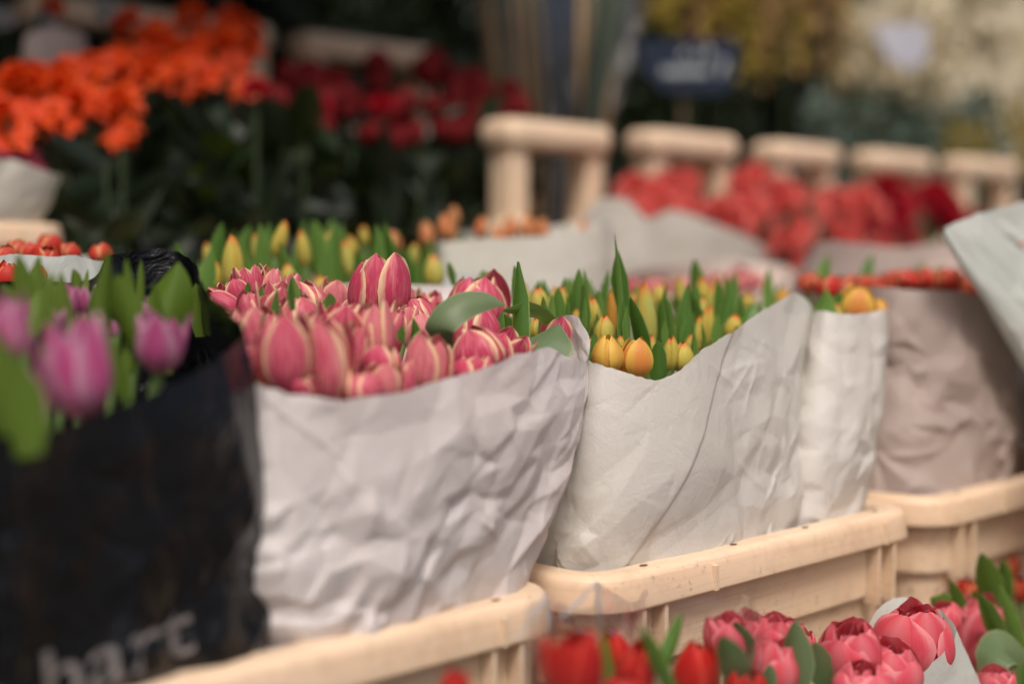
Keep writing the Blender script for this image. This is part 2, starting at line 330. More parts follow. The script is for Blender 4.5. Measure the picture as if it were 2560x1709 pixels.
def ruffle_mesh(name, mat, n=34, seed=0, big=0.5):
    r = random.Random(seed); mb = MB()
    for k in range(n):
        f = (k+.5)/n; el = math.acos(1-1.25*f); az = k*2.39996
        d = Vector((math.sin(el)*math.cos(az), math.sin(el)*math.sin(az), math.cos(el)))
        q = d.to_track_quat('Z', 'Y') @ Quaternion((0, 0, 1), r.uniform(0, 6.3)); c = d*0.16
        P = np.zeros((4, 5, 3)); U = np.zeros((4, 5, 2)); wv = r.uniform(0, 6)
        for i in range(4):
            for j in range(5):
                a = i/3; b = j/2-1
                p = Vector((b*big*0.42*(0.35+a), 0.10*b*b*a+0.07*math.sin(5*b+wv)*a, 0.36*a*r.uniform(.88, 1.05)))
                P[i, j] = c + q @ p; U[i, j] = (j/4, a)
        P[:, :, 2] = P[:, :, 2]*0.9+0.45
        mb.grid(P, U)
    return mb.build(name, M[mat])
def star_mesh(name, mat, n=6, seed=0):
    r = random.Random(seed); mb = MB(); v = np.linspace(0, 1, 8); u = np.linspace(-1, 1, 5)
    for k in range(n):
        th = 2*math.pi*k/n + r.uniform(-.1, .1); VV, UU = np.meshgrid(v, u, indexing='ij')
        hw = np.interp(v, [0, .3, .6, .85, 1], [.05, .17, .2, .11, .01])
        rad = 0.08 + 0.55*VV**1.1*r.uniform(.9, 1.1); zz = 0.55*VV**0.7 - 0.45*VV**3*r.uniform(.6, 1.3) + .05*np.abs(UU)
        x = rad; y = UU*hw[:, None]
        mb.grid(np.stack([x*math.cos(th)-y*math.sin(th), x*math.sin(th)+y*math.cos(th), zz], -1), np.stack([UU*.5+.5, VV], -1))
    return mb.build(name, M[mat])
def leaf_mesh(name, mat, bend=0.15, fold=0.35, seed=0, broad=0.45, twist=0.0):
    v = np.linspace(0, 1, 15); u = np.linspace(-1, 1, 7); VV, UU = np.meshgrid(v, u, indexing='ij')
    hw = 0.5*np.interp(v, [0, .15, broad, .7, .88, .96, 1], [.5, .75, 1, .78, .42, .18, .015])
    X = UU*hw[:, None]; Y = fold*np.abs(UU)**1.4*hw[:, None]; tw = twist*VV
    X2 = X*np.cos(tw)-Y*np.sin(tw); Y2 = X*np.sin(tw)+Y*np.cos(tw)
    mb = MB(); Pm = np.stack([X2, Y2, VV], -1); mb.grid(Pm, np.stack([UU*.5+.5, VV], -1)); me = mb.build(name, M[mat]); me['bend'] = bend
    return me
LEAF = {k: [leaf_mesh('leaf', k, 0, f, i, b, tw) for i, (f, b, tw) in enumerate([(.35, .45, .2), (.7, .4, -.5), (.5, .55, .7), (.25, .5, -.2)])] for k in ('leaf', 'leaf_olive_green', 'leaf_dark', 'leaf_dim', 'leaf_grey')}
STEM = {}
for k in ('stem', 'stem_dark'):
    mb = MB(); mb.tube([(0, 0, 0), (0, 0, .5), (0, 0, 1)], [1, 1, 1], 7); STEM[k] = mb.build('stem', M[k])
HEAD = {
    'pinkyel': [head_mesh('tulip_head', 'pinkyel', o, 1, seed=i+1, nu=11, nv=15, spread=.115, point=.18) for i, o in enumerate((.35, .5, .6, .75, .9, .45))],
    'pinkopen': [head_mesh('tulip_head', 'pinkyel', .85, 1, seed=21, nu=11, nv=15, spread=.12, flare=.1), head_mesh('tulip_head', 'pinkyel', .95, 1, seed=22, nu=11, nv=15, spread=.12, flare=.25)],
    'yellow': [head_mesh('tulip_head', 'yellow', o, .95, seed=i+31, spread=.03, point=.2) for i, o in enumerate((0, 0.02, .08))],
    'orangeyel': [head_mesh('tulip_head', 'orangeyel', o, .95, seed=i+41, spread=.04, point=.3) for i, o in enumerate((.05, .2))],
    'magenta': [head_mesh('tulip_head', 'magenta', o, .92, seed=i+51, point=.5, flare=.35, spread=.1) for i, o in enumerate((.9, 1.05, .75))],
    'red': [head_mesh('tulip_head', 'red', o, .95, seed=i+61, point=.4) for i, o in enumerate((.3, .55, .45))],
    'dblpink': [head_mesh('tulip_head', 'dblpink', o, 1, seed=i+71, layers=[(3, .42, .2, .9), (4, .70, 0, .97), (3, .90, .5, .98), (3, 1.02, .1, .93)], tipw=.10, spread=.09, point=-.28) for i, o in enumerate((.75, .9, .6))],
    'orangered': [head_mesh('tulip_head', 'orangered', o, 1, seed=i+81, nu=7, nv=9) for i, o in enumerate((.3, .6))],
    'peach': [head_mesh('tulip_head', 'peach', o, 1, seed=i+91, nu=7, nv=9) for i, o in enumerate((.05, .15))],
    'coral': [ruffle_mesh('carnation_head', 'coral', seed=i) for i in range(3)],
    'crimson': [ruffle_mesh('carnation_head', 'crimson', seed=i+5) for i in range(3)],
    'pinkflower': [ruffle_mesh('carnation_head', 'pinkflower', seed=i+15) for i in range(2)],
    'whiteflower': [ruffle_mesh('blossom_head', 'white_flower', seed=i+18) for i in range(2)],
    'rose': [head_mesh('rose_head', 'rose', .75, 1, seed=i+101, nu=7, nv=8, layers=[(3, .35, 0, .95), (4, .6, .3, .97), (5, .8, 0, .95), (5, 1.0, .5, .85)], tipw=.2) for i in range(2)],
    'orange': [star_mesh('lily_head', 'orange', 6, i) for i in range(3)],
    'orangeruf': [ruffle_mesh('lily_head', 'orange', 30, seed=i+25, big=.6) for i in range(2)],
}
def axis_quat(d, spin):
    return Vector(d).normalized().to_track_quat('Z', 'Y') @ Quaternion((0, 0, 1), spin)
def add_leaf(parent, root, base, tip, width, mat, roll=None, ext=0.25):
    base = Vector(base); tip = Vector(tip); d = tip-base; base = base - d*ext; d = tip-base
    o = link('leaf', rnd.choice(LEAF[mat]), parent); z = d.normalized(); y = (base.normalized()); x = y.cross(z).normalized(); y = z.cross(x)
    q = Matrix((x, y, z)).transposed().to_quaternion() @ Quaternion((0, 0, 1), roll if roll is not None else rnd.uniform(-.7, .7))
    o.rotation_mode = 'QUATERNION'; o.rotation_quaternion = q; o.location = base-root; o.scale = (width*1.15, width*1.15, d.length)
    return o
def flower(name, kind, center, wid, hgt, root, label, cat, group=None, axis=None, var=None, leafmat=None, nleaf=0, stemmat='stem', sr=0.004, leaflen=0.16):
    center = Vector(center); root = Vector(root); d = (center-root).normalized()
    ax = Vector(axis) if axis is not None else d + Vector((rnd.uniform(-.18, .18), rnd.uniform(-.18, .18), 0.25))
    ax.normalize(); base = center-ax*hgt*0.5
    t = tag(empty(name, root), label, cat, group)
    hs = HEAD[kind]; me = hs[var % len(hs)] if var is not None else rnd.choice(hs)
    h = link('flower_head', me, t); h.rotation_mode = 'QUATERNION'; h.rotation_quaternion = axis_quat(ax, rnd.uniform(0, 6.3)); h.location = base-root; h.scale = (wid, wid, hgt)
    sd_ = base-root; s = link('stem', STEM[stemmat], t); s.rotation_mode = 'QUATERNION'; s.rotation_quaternion = axis_quat(sd_, 0); s.scale = (sr, sr, sd_.length+0.006)
    t['_b'] = tuple(base)
    for k in range(nleaf):
        f = rnd.uniform(.2, .55); b = root.lerp(base, f); an = rnd.uniform(0, 6.3)
        tip = b + d*leaflen*rnd.uniform(.6, 1.0) + Vector((math.cos(an), math.sin(an), 0))*leaflen*rnd.uniform(.15, .45)
        add_leaf(t, root, b, tip, leaflen*rnd.uniform(.14, .24), leafmat or 'leaf', ext=0)
    return t
def done(o):
    if '_b' in o: del o['_b']

# ------------------------------------------------------------------ bags
def cr_ring(P, n):                                               # closed Catmull-Rom through control points, n samples (uniform per control)
    P = np.array(P, float); m = len(P); out = []
    # arclength-spaced sampling
    fine = []
    for i in range(m):
        p0, p1, p2, p3 = P[i-1], P[i], P[(i+1) % m], P[(i+2) % m]
        for k in range(24):
            x = k/24; fine.append(.5*((2*p1)+(-p0+p2)*x+(2*p0-5*p1+4*p2-p3)*x*x+(-p0+3*p1-3*p2+p3)*x**3))
    return np.array(fine), m
def bag_mesh(name, top, bottom, mat, seed, nu=220, nv=90, amp=1.0, bulge=0.012, flap=None, gather=0.0008, front=0.5, step=.034, edge=0.0012):
    ft, m = cr_ring(top, 0); fb, _ = cr_ring(bottom, 0); n0 = len(ft)
    nf = int(nu*.78); idx = np.concatenate([np.linspace(0, n0*front, nf, endpoint=False), np.linspace(n0*front, n0, nu-nf, endpoint=False)]); i0 = np.floor(idx).astype(int); f = (idx-i0)[:, None]
    T = ft[i0 % n0]*(1-f)+ft[(i0+1) % n0]*f; B = fb[i0 % n0]*(1-f)+fb[(i0+1) % n0]*f
    seg = np.linalg.norm(np.diff(np.vstack([T*.5+B*.5, (T*.5+B*.5)[:1]]), axis=0), axis=1); a = np.concatenate([[0], np.cumsum(seg)[:-1]]); tot = seg.sum()
    T = T + 0.0
    jit = vnoise(a*60, a*0+3, seed)*edge + vnoise(a*220, a*0+9, seed+1)*edge*.4; T[:, 2] += jit
    v = np.linspace(0, 1, nv)[:, None]
    cen = (T.mean(0)+B.mean(0))/2
    P = B[None]*(1-v[..., None])+T[None]*v[..., None]
    # outward normals (horizontal)
    Mid = P[nv//2]; tan = np.roll(Mid, -1, 0)-np.roll(Mid, 1, 0); nor = np.stack([tan[:, 1], -tan[:, 0], tan[:, 0]*0], -1)
    nor /= np.linalg.norm(nor, axis=1)[:, None]+1e-9
    if np.sum((Mid-cen)*nor) < 0: nor = -nor
    A = np.broadcast_to(a[None], (nv, nu)); H = np.broadcast_to(v*np.mean(T[:, 2]-B[:, 2]), (nv, nu))
    Hh = P[:, :, 2]
    wedge = np.clip(np.minimum(A, tot-A)/0.02, 0, 1)
    disp = crumple(np.ascontiguousarray(A), np.ascontiguousarray(Hh), seed, amp, tot, step)*(0.35+0.65*np.clip((1-v)*1.7, 0, 1)) + bulge*np.sin(np.pi*np.clip(v, 0, 1))
    disp = disp + gather*np.clip(1-v*1.6, 0, 1)*vnoise(A*55, Hh*6, seed+7)
    if flap:                                                     # overlapping sheet edge: a step along a slanted line
        for (a0, z0, a1, z1, hgt) in flap:
            dx, dz = a1-a0, z1-z0; L = math.hypot(dx, dz); dist = ((A-a0)*dz-(Hh-z0)*dx)/L
            disp = disp + hgt*(1/(1+np.exp(-dist/0.0009)))*np.clip(1-dist/0.10, 0, 1)*wedge
    P = P + nor[None]*disp[..., None]
    mb = MB(); U = np.stack([A/tot, np.broadcast_to(v, (nv, nu))], -1); mb.grid(P, U, True)
    me = mb.build(name, M[mat]); return me
def bag(name, top, bottom, mat, seed, label, cat, **k):
    top = [tuple(p) for p in top]; bottom = [tuple(p) for p in bottom]
    o = tag(link(name, bag_mesh(name, top, bottom, mat, seed, **k)), label, cat)
    return o
def ringpx(l): return [pt(*p) for p in l]
def ringst(l, z): return [st(s, t, z) for s, t in l]

# ------------------------------------------------------------------ crates
def rrect(s0, s1, t0, t1, r, off, z, n=10):
    s0 -= off; s1 += off; t0 -= off; t1 += off; r = max(r+off, 0.004); out = []
    for (cs, ct, a0) in ((s1-r, t1-r, 0), (s0+r, t1-r, 90), (s0+r, t0+r, 180), (s1-r, t0+r, 270)):
        for k in range(n+1):
            a = math.radians(a0+90*k/n); out.append(st(cs+r*math.cos(a), ct+r*math.sin(a), z))
    return out
def sweep(mb, s0, s1, t0, t1, r, prof, c, closed=False):
    P = np.array([[tuple(p-c) for p in rrect(s0, s1, t0, t1, r, o, z)] for (o, z) in (prof+[prof[0]] if closed else prof)])
    mb.grid(P, None, True)
def crate(s0, s1, t0, t1, zr, h, label, group='peach plastic flower crates', collar=None, fins=True):
    c = st((s0+s1)/2, (t0+t1)/2, zr-h); root = tag(empty('flower_crate', c), label, 'crate', group)
    L = 0.028; r = 0.052
    mb = MB()                                                    # rim lip: rounded over the top, hollow below
    sweep(mb, s0, s1, t0, t1, r, [(-.012, zr-L-.0005), (-.003, zr-L), (-.0022, zr-L), (-.0006, zr-L+.0006), (0, zr-L+.002), (.0001, zr-L+.003), (-.0028, zr-.0085), (-.0030, zr-.0075), (-.0039, zr-.0040), (-.0062, zr-.0014), (-.0098, zr-.0001), (-.0106, zr), (-.0262, zr-.0004), (-.027, zr-.0005), (-.0292, zr-.0015), (-.0305, zr-.0035), (-.031, zr-.006), (-.0315, zr-.007), (-.033, zr-.03)], c)
    link('rim', mb.build('rim', M['plastic']), root)
    mb = MB(); b = zr-h; zs = zr-0.077
    sweep(mb, s0, s1, t0, t1, r, [(-.014, zr-.016), (-.0145, zs+.002), (-.0155, zs), (-.020, zs-.001), (-.021, zs-.004), (-.035, b+.012), (-.042, b), (-.12, b)], c)
    sweep(mb, s0, s1, t0, t1, r, [(-.0335, zr-.012), (-.036, zs), (-.05, b+.01), (-.12, b+.012)], c)
    if fins:                                                     # upright fins below the lip beside each corner
        hh = 0.082; th = .0022; q = .0135
        for s in (s0+.058, s0+.084, s1-.084, s1-.058):
            for (ta, tb) in ((t0+.002, t0+.017), (t1-.017, t1-.002)):
                bx = [st(s+a*th, tt, z)-c for z in (zr-hh, zr-L+.008) for (a, tt) in ((-1, ta), (1, ta), (1, tb), (-1, tb))]
                k = len(mb.V); mb.V += [tuple(p) for p in bx]; mb.U += [(0, 0)]*8
                for f in ((3,2,1,0),(4,5,6,7),(0,1,5,4),(1,2,6,5),(2,3,7,6),(3,0,4,7)): mb.F.append(tuple(k+x for x in f))
        for tv in (t0+.058, t0+.084, t1-.084, t1-.058):
            for (sa, sb) in ((s0+.002, s0+.017), (s1-.017, s1-.002)):
                bx = [st(ss, tv+a*th, z)-c for z in (zr-hh, zr-L+.008) for (a, ss) in ((-1, sa), (-1, sb), (1, sb), (1, sa))]
                k = len(mb.V); mb.V += [tuple(p) for p in bx]; mb.U += [(0, 0)]*8
                for f in ((3,2,1,0),(4,5,6,7),(0,1,5,4),(1,2,6,5),(2,3,7,6),(3,0,4,7)): mb.F.append(tuple(k+x for x in f))
    link('body', mb.build('body', M['plastic'], False), root)
    if not collar and fins:
        for f_ in (.16, .40, .62, .86):
            p = st(s0+(s1-s0)*f_, t0+.0185, zr+.0004)-c
            link('drain_hole', mesh('drain_hole', [p+st(.0042*math.cos(q*.628), .0026*math.sin(q*.628), 0) for q in range(10)], [tuple(range(10))], M['hole'], [(0, 0)]*10, False), root)
        for f_ in (.30, .84):
            bx = [st(s0+(s1-s0)*f_+a*.0022, tt, z)-c for z in (zr-L+.001, zr-.007) for (a, tt) in ((-1, t0-.0014), (1, t0-.0014), (1, t0+.006), (-1, t0+.006))]
            link('rim_rib', mesh('rim_rib', bx, [(3,2,1,0),(4,5,6,7),(0,1,5,4),(1,2,6,5),(2,3,7,6),(3,0,4,7)], M['plastic'], [(0, 0)]*8, False), root)
    if collar:
        zc = collar; bt = .046; mb = MB(); td = t0+.085
        sweep(mb, s0, s1, t0, td, .026, [(-.03, zc-bt), (-.004, zc-bt), (0, zc-bt+.004), (.002, zc-.018), (-.002, zc-.008), (-.010, zc-.001), (-.018, zc), (-.041, zc)], c)
        link('handle_bar', mb.build('handle_bar', M['plastic']), root)
        pw = .023
        for ss in (s0+.034, s1-.034):
            mb = MB(); sweep(mb, ss-pw, ss+pw, t0+.012, td-.016, .012, [(.010, zr-.03), (.009, zr+.010), (.001, zr+.016), (0, zr+.03), (0, zc-bt+.002)], c)
            link('post', mb.build('post', M['plastic']), root)
    return root

# ================================================================== SETTING
def quad_ground():
    mb = MB(); n = 2; P = np.zeros((n, n, 3))
    for i in range(n):
        for j in range(n): P[i, j] = ((j-.5)*400, (i-.5)*400, -1.25)
    mb.grid(P); o = tag(link('ground', mb.build('ground', M['ground'], False)), kind='structure')
quad_ground()
def bench(s0, s1, t0, t1, z, label):
    c = st((s0+s1)/2, (t0+t1)/2, -1.25); root = tag(empty('display_bench', c), label, 'bench', 'tiered display benches')
    def sbox(a, b, ta, tb, z0, z1):
        mb = MB(); V = [tuple(st(s, t, zz)-c) for zz in (z0, z1) for (s, t) in ((a, ta), (b, ta), (b, tb), (a, tb))]
        mb.V = V; mb.U = [(0, 0)]*8; mb.F = [(3,2,1,0),(4,5,6,7),(0,1,5,4),(1,2,6,5),(2,3,7,6),(3,0,4,7)]; return mb.build('board', M['wood_dark'], False)
    link('bench_top', sbox(s0, s1, t0, t1, z-.03, z), root); link('front_board', sbox(s0+.01, s1-.01, t0+.02, t0+.04, z-.25, z-.031), root)
    for s in np.arange(s0+.05, s1, 1.4):
        for t in (t0+.06, t1-.1): link('leg', sbox(s, s+.05, t, t+.05, -1.25, z-.032), root)
bench(-.4, 2.6, .70, 1.035, -.552, 'dark low bench board under the front row of peach crates')
bench(-.4, 3.2, 1.05, 1.50, -.502, 'dark second bench step holding the paper wrapped tulip crates')
bench(-.6, 4.2, 1.56, 2.02, -.292, 'dark third bench step under the collared flower crates')
bench(-.6, 5.0, 2.24, 2.75, .118, 'dark topmost bench step at the back of the stall')
bench(.2, 2.2, .22, .645, -.702, 'dark lowest bench in front holding the cellophane bouquets')
# back wall of the stall
mb = MB(); c = st(2.2, 3.2, -1.25)
V = [tuple(st(s, t, z)-c) for z in (-1.25, 2.4) for (s, t) in ((-2.0, 3.2), (9.0, 3.2), (9.0, 3.26), (-2.0, 3.26))]
mb.V = V; mb.U = [(0, 0)]*8; mb.F = [(3,2,1,0),(4,5,6,7),(0,1,5,4),(1,2,6,5),(2,3,7,6),(3,0,4,7)]
o = link('stall_wall', mb.build('stall_wall', M['canvas_dark'], False)); o.location = c; tag(o, 'dark canvas back wall behind the flower stall', 'wall')

mb = MB(); c = st(.6, 2.3, .80)  # unseen canvas sheet, added to darken the back rows
V = [tuple(st(s_, t_, z_)-c) for (dz) in (0, .012) for (s_, t_, z_) in ((-2.0, 1.50, .92+dz), (1.95, 1.50, .92+dz), (1.95, 3.19, 1.05+dz), (-2.0, 3.19, 1.05+dz))]
mb.V = V; mb.U = [(0, 0)]*8; mb.F = [(3,2,1,0),(4,5,6,7),(0,1,5,4),(1,2,6,5),(2,3,7,6),(3,0,4,7)]
o = link('light_blocker', mb.build('light_blocker', M['canvas_dark'], False)); o.location = c; tag(o, 'unseen dark canvas awning over the left end of the stall', 'blocker')
for i_, z_ in enumerate((-.93, -.61, -.29, .0)):  # unseen crates, added to shade the right end of the front row
    crate(1.31, 1.78, .23, .57, z_, .318 if i_ < 3 else .288, ['lowest', 'second lowest', 'second highest', 'topmost'][i_]+' crate of the unseen stack added at the right to cast shade', 'unseen peach crates added to cast shade')

# ================================================================== FRONT ROW
crate(.26, .738, .668, 1.03, -.23, .32, 'peach plastic crate along the bottom edge under the pink tulip bag')
crate(.752, 1.228, .668, 1.03, -.23, .32, 'scuffed peach crate holding the yellow tulip paper bag, in sharp focus')
crate(1.243, 1.72, .668, 1.03, -.23, .32, 'shaded peach crate under the tall pinkish bag of red tulips')

ZB = -.30
bag('paper_bag', ringpx([(640, 955, .74), (700, 975, .71), (840, 1000, .69), (980, 982, .685), (1180, 925, .69), (1360, 870, .705), (1475, 905, .735), (1452, 790, .765), (1385, 800, .83), (1330, 770, .95), (1150, 720, 1.03), (900, 710, 1.05), (640, 735, 1.04), (585, 775, .98), (615, 850, .86)]),
    ringst([(.505, .722), (.52, .706), (.56, .702), (.60, .701), (.65, .702), (.685, .705), (.702, .725), (.705, .75), (.706, .80), (.706, .88), (.70, .95), (.69, .985), (.66, .985), (.61, .90), (.55, .79)], ZB),
    'paper_pink', 11, 'crumpled pinkish white paper bag holding the pink yellow-edged tulips', 'paper bag', nu=560, nv=190, amp=2.4, flap=[(.05, -.245, .20, -.108, -.0016)])
bag('paper_bag', ringpx([(1475, 903, .74), (1540, 922, .715), (1655, 946, .70), (1760, 872, .70), (1880, 800, .715), (1960, 752, .735), (1992, 733, .75), (2028, 765, .765), (2046, 832, .775), (2020, 800, .86), (1900, 768, .98), (1700, 765, 1.0), (1540, 790, .98), (1440, 850, .90), (1430, 880, .81)]),
    ringst([(.795, .745), (.81, .715), (.86, .702), (.92, .70), (.98, .70), (1.01, .70), (1.03, .702), (1.042, .715), (1.047, .74), (1.045, .80), (1.04, .92), (.98, .98), (.88, .98), (.80, .92), (.79, .82)], ZB),
    'paper_white', 23, 'white paper bag with slanting folded edge holding the yellow tulip buds', 'paper bag', nu=560, nv=170, amp=1.7, step=.048, flap=[(.02, -.26, .165, -.08, -.0022)])
bag('paper_bag', ringpx([(2020, 790, .80), (2050, 777, .735), (2120, 785, .715), (2180, 783, .715), (2217, 772, .725), (2216, 785, .80), (2190, 770, .95), (2060, 770, 1.0), (1990, 780, .9)]),
    ringst([(1.055, .75), (1.06, .71), (1.09, .702), (1.12, .70), (1.138, .705), (1.14, .74), (1.14, .90), (1.08, .97), (1.05, .85)], ZB),
    'paper_white', 31, 'narrow white paper bag squeezed in at the right end of the focused crate', 'paper bag', nu=260, nv=120, amp=1.2)
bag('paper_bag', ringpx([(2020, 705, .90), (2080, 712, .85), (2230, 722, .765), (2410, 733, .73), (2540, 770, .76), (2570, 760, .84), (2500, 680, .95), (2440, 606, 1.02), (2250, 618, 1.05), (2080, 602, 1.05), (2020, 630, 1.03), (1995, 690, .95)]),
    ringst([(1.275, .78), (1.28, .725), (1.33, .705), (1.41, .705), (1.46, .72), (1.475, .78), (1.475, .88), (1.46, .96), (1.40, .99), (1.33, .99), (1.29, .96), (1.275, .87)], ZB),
    'paper_rose_shaded', 47, 'tall pinkish grey paper bag with high back flap behind its red tulips', 'paper bag', nu=320, nv=130, amp=2.4, step=.045)
bb = bag('plastic_bag', ringpx([(612, 812, .735), (602, 850, .725), (480, 930, .70), (330, 1005, .685), (150, 1065, .675), (0, 1098, .67), (-260, 1110, .72), (-420, 920, .85), (-200, 730, 1.0), (0, 702, 1.03), (215, 700, 1.03), (275, 640, 1.03), (390, 622, 1.03), (468, 640, 1.0), (500, 692, .86), (560, 762, .775)]),
    ringst([(.50, .735), (.485, .708), (.45, .70), (.40, .70), (.36, .70), (.32, .70), (.295, .72), (.29, .80), (.29, .9), (.30, .98), (.36, .995), (.44, .995), (.52, .99), (.60, .96), (.58, .88), (.54, .80)], ZB),
    'black', 5, 'shiny black plastic bag with pale lettering holding the lilac pink tulips', 'plastic bag', nu=300, nv=110, amp=2.8)
# pale print on the black bag, laid on its surface
def lettering(txt, target):
    cu = bpy.data.curves.new('lettering', 'FONT'); cu.body = txt; cu.size = 1.0; cu.offset = 0.002; cu.resolution_u = 4
    ob = bpy.data.objects.new('lettering', cu); C.objects.link(ob); bpy.context.view_layer.update()
    me0 = ob.to_mesh(); V = [v.co.copy() for v in me0.vertices]; F = [list(p.vertices) for p in me0.polygons]; ob.to_mesh_clear()
    bpy.data.objects.remove(ob)
    tm = target.data; bvh = BVHTree.FromPolygons([v.co for v in tm.vertices], [list(p.vertices) for p in tm.polygons])
    serif = []
    out = []
    for v in V:
        px = -75 + v.x*232 - v.y*18; py = 1850 - v.x*(92) - v.y*208 
        d = ray(px, py).normalized(); hit, nrm, _, _ = bvh.ray_cast(Vector((0, 0, 0)), d)
        if hit is None: hit = d*0.9
        out.append(hit - d*0.0012)
    return link('lettering', mesh('lettering', out, F, M['print'], [(0, 0)]*len(out), False), target)
lettering('n hart', bb)

# ------------------------------------------------------------------ pink yellow-edged tulips (read off the photo)
def cp6(x, y): return 450+x/2.237, 560+y/2.237
PINK = [  # x, y, w, h (crop px), t, variant kind, tilt on screen, label
 (390,330,150,170,.97,'pinkyel',-.1,None),(510,330,125,180,.96,'pinkyel',.15,'pink tulip with pointed petal at the back left of the paper bag'),
 (305,380,130,130,.95,'pinkyel',-.3,None),(235,440,120,190,.93,'pinkyel',-1.0,'leftmost pink tulip lying over the edge by the black bag'),
 (400,465,140,180,.90,'pinkyel',-.2,None),(520,450,170,200,.89,'pinkopen',.1,'open pink tulip with dark hollow at the left of the pink bunch'),
 (700,425,225,200,.93,'pinkyel',-.1,'pink tulip leaning left behind a small green leaf tip'),(860,400,150,160,.96,'pinkyel',.2,None),
 (1110,350,280,310,.88,'pinkyel',.0,'largest pink tulip, wide open, standing above the middle of the bunch'),
 (1390,450,140,140,.93,'pinkyel',.1,None),(1660,415,290,280,.88,'pinkyel',.1,'big pink tulip rising behind the arched green leaf'),
 (400,590,140,220,.82,'pinkyel',.1,'pink tulip beside the diagonal edge of the black bag'),(655,500,210,190,.85,'pinkyel',-.2,None),
 (575,705,270,340,.745,'pinkyel',-.05,'large blurred pale pink tulip at the front left of the bag'),(705,620,140,220,.79,'pinkyel',.1,None),
 (825,750,235,370,.745,'pinkyel',-.05,'tall pink tulip with one yellow stripe at the front of the bag'),(890,580,220,240,.80,'pinkopen',.1,None),
 (1085,590,190,310,.78,'pinkyel',-.05,'upright pink tulip with orange top in the centre of the bunch'),(1185,590,130,280,.79,'pinkyel',.2,None),
 (985,690,130,280,.77,'pinkyel',.15,None),(1330,490,170,170,.86,'pinkyel',-.5,None),(1370,610,190,190,.80,'pinkyel',-.1,None),
 (1400,770,225,270,.745,'pinkyel',.05,'pink tulip with broad yellow edge at the front right of the middle'),
 (1640,580,260,240,.80,'pinkyel',.0,'pink tulip directly below the arched green leaf'),(1670,690,270,220,.755,'pinkyel',-.4,'wide pink tulip with cream edges leaning left at the front right'),
 (1835,720,190,200,.755,'pinkopen',.35,'pink tulip in front of the single upright green stem'),(1140,755,190,150,.75,'pinkyel',.1,None),
 (1005,890,225,160,.735,'pinkyel',-.1,'low pink tulip sunk behind the lowest point of the paper rim'),(1150,870,180,170,.735,'pinkopen',.1,None),(1262,850,110,220,.745,'pinkyel',.05,None),
 (1635,805,200,120,.735,'pinkyel',.0,None),(2115,650,165,220,.79,'pinkopen',.0,'single pink tulip beside the torn right corner of the paper bag'),
 (690,900,150,100,.735,'pinkopen',.0,None),(395,770,100,170,.76,'pinkyel',.0,None),(1850,560,90,110,.88,'pinkopen',.2,None),
 (1500,620,120,150,.82,'pinkyel',.1,None),(760,530,150,150,.86,'pinkyel',.1,None),(1260,540,130,150,.84,'pinkyel',.1,None),(1440,560,150,150,.86,'pinkyel',.1,None),
 (300,560,110,150,.86,'pinkyel',-.3,None),(480,560,150,160,.84,'pinkyel',.1,None),(620,340,100,110,.98,'pinkyel',.1,None),(1270,420,110,130,.96,'pinkyel',.1,None),
 (960,480,120,130,.92,'pinkyel',.1,None),(1540,760,130,150,.77,'pinkyel',.0,None),(1760,800,140,110,.75,'pinkyel',0,None)]
SH_PINK = 'smaller pink tulip with cream edges partly hidden by its neighbours in the paper bag'
roots1 = [st(.60+rnd.uniform(-.03, .03), .82+rnd.uniform(-.04, .04), -.42) for _ in range(12)]
pinks = []
for i, (x, y, w_, h_, t_, k_, tl, lab) in enumerate(PINK):
    if i in (44, 45): continue
    y += .06*h_
    px, py = cp6(x, y); p = pt(px, py, t_); w_ *= 1.19; h_ *= 1.2; root = rnd.choice(roots1) + Vector((rnd.uniform(-.01, .01),)*3)
    dv = (p-root).normalized(); ax = Vector((math.sin(tl)+dv.x*.25, -.06+rnd.uniform(-.1, .1)+dv.y*.1, math.cos(tl)))
    f = flower('tulip', k_, p, pxsize(w_/2.237, p), pxsize(h_/2.237, p)*1.12, root, lab or SH_PINK, 'tulip', 'pink yellow-edged tulips in the paper bag', ax)
    pinks.append((f, p))
def nearest(lst, p): return min(lst, key=lambda q: (q[1]-p).length)[0]
def leaves(lst, L, conv, t_default, mat='leaf', scale=1.0):
    for (x0, y0, x1, y1, w_, *r) in L:                           # tip, base, width
        t_ = r[0] if r else t_default
        tip = pt(*conv(x0, y0), t_); base = pt(*conv(x1, y1), t_); par = nearest(lst, base)
        add_leaf(par, Vector(par.location), base, tip, pxsize(w_/scale, base)*1.1, mat)
def ribbon(parent, path, widths, mat, flat=Vector((0, -.3, 1))):
    P = [Vector(p) for p in path]; arr = np.array(P); n = 22
    tt = np.linspace(0, len(P)-1, n); ctr = np.stack([np.interp(tt, range(len(P)), arr[:, k]) for k in range(3)], -1)
    for _ in range(3): ctr[1:-1] = .25*ctr[:-2]+.5*ctr[1:-1]+.25*ctr[2:]
    wd = np.interp(tt, np.linspace(0, len(P)-1, len(widths)), widths); G = np.zeros((n, 7, 3)); U = np.zeros((n, 7, 2))
    for i in range(n):
        d = Vector(ctr[min(i+1, n-1)]-ctr[max(i-1, 0)]).normalized(); view = Vector(ctr[i]).normalized()
        sx = d.cross(view).normalized(); nz = sx.cross(d)
        ang = 0.5; sx2 = (sx*math.cos(ang)+nz*math.sin(ang)); nz2 = sx2.cross(d)
        for j in range(7):
            u = j/3-1; G[i, j] = Vector(ctr[i])+sx2*u*wd[i]*.5+nz2*(abs(u)**1.4)*wd[i]*.14; U[i, j] = (j/6, i/(n-1))
    G -= np.array(parent.location); mb = MB(); mb.grid(G, U); return link('leaf', mb.build('leaf', M[mat]), parent)
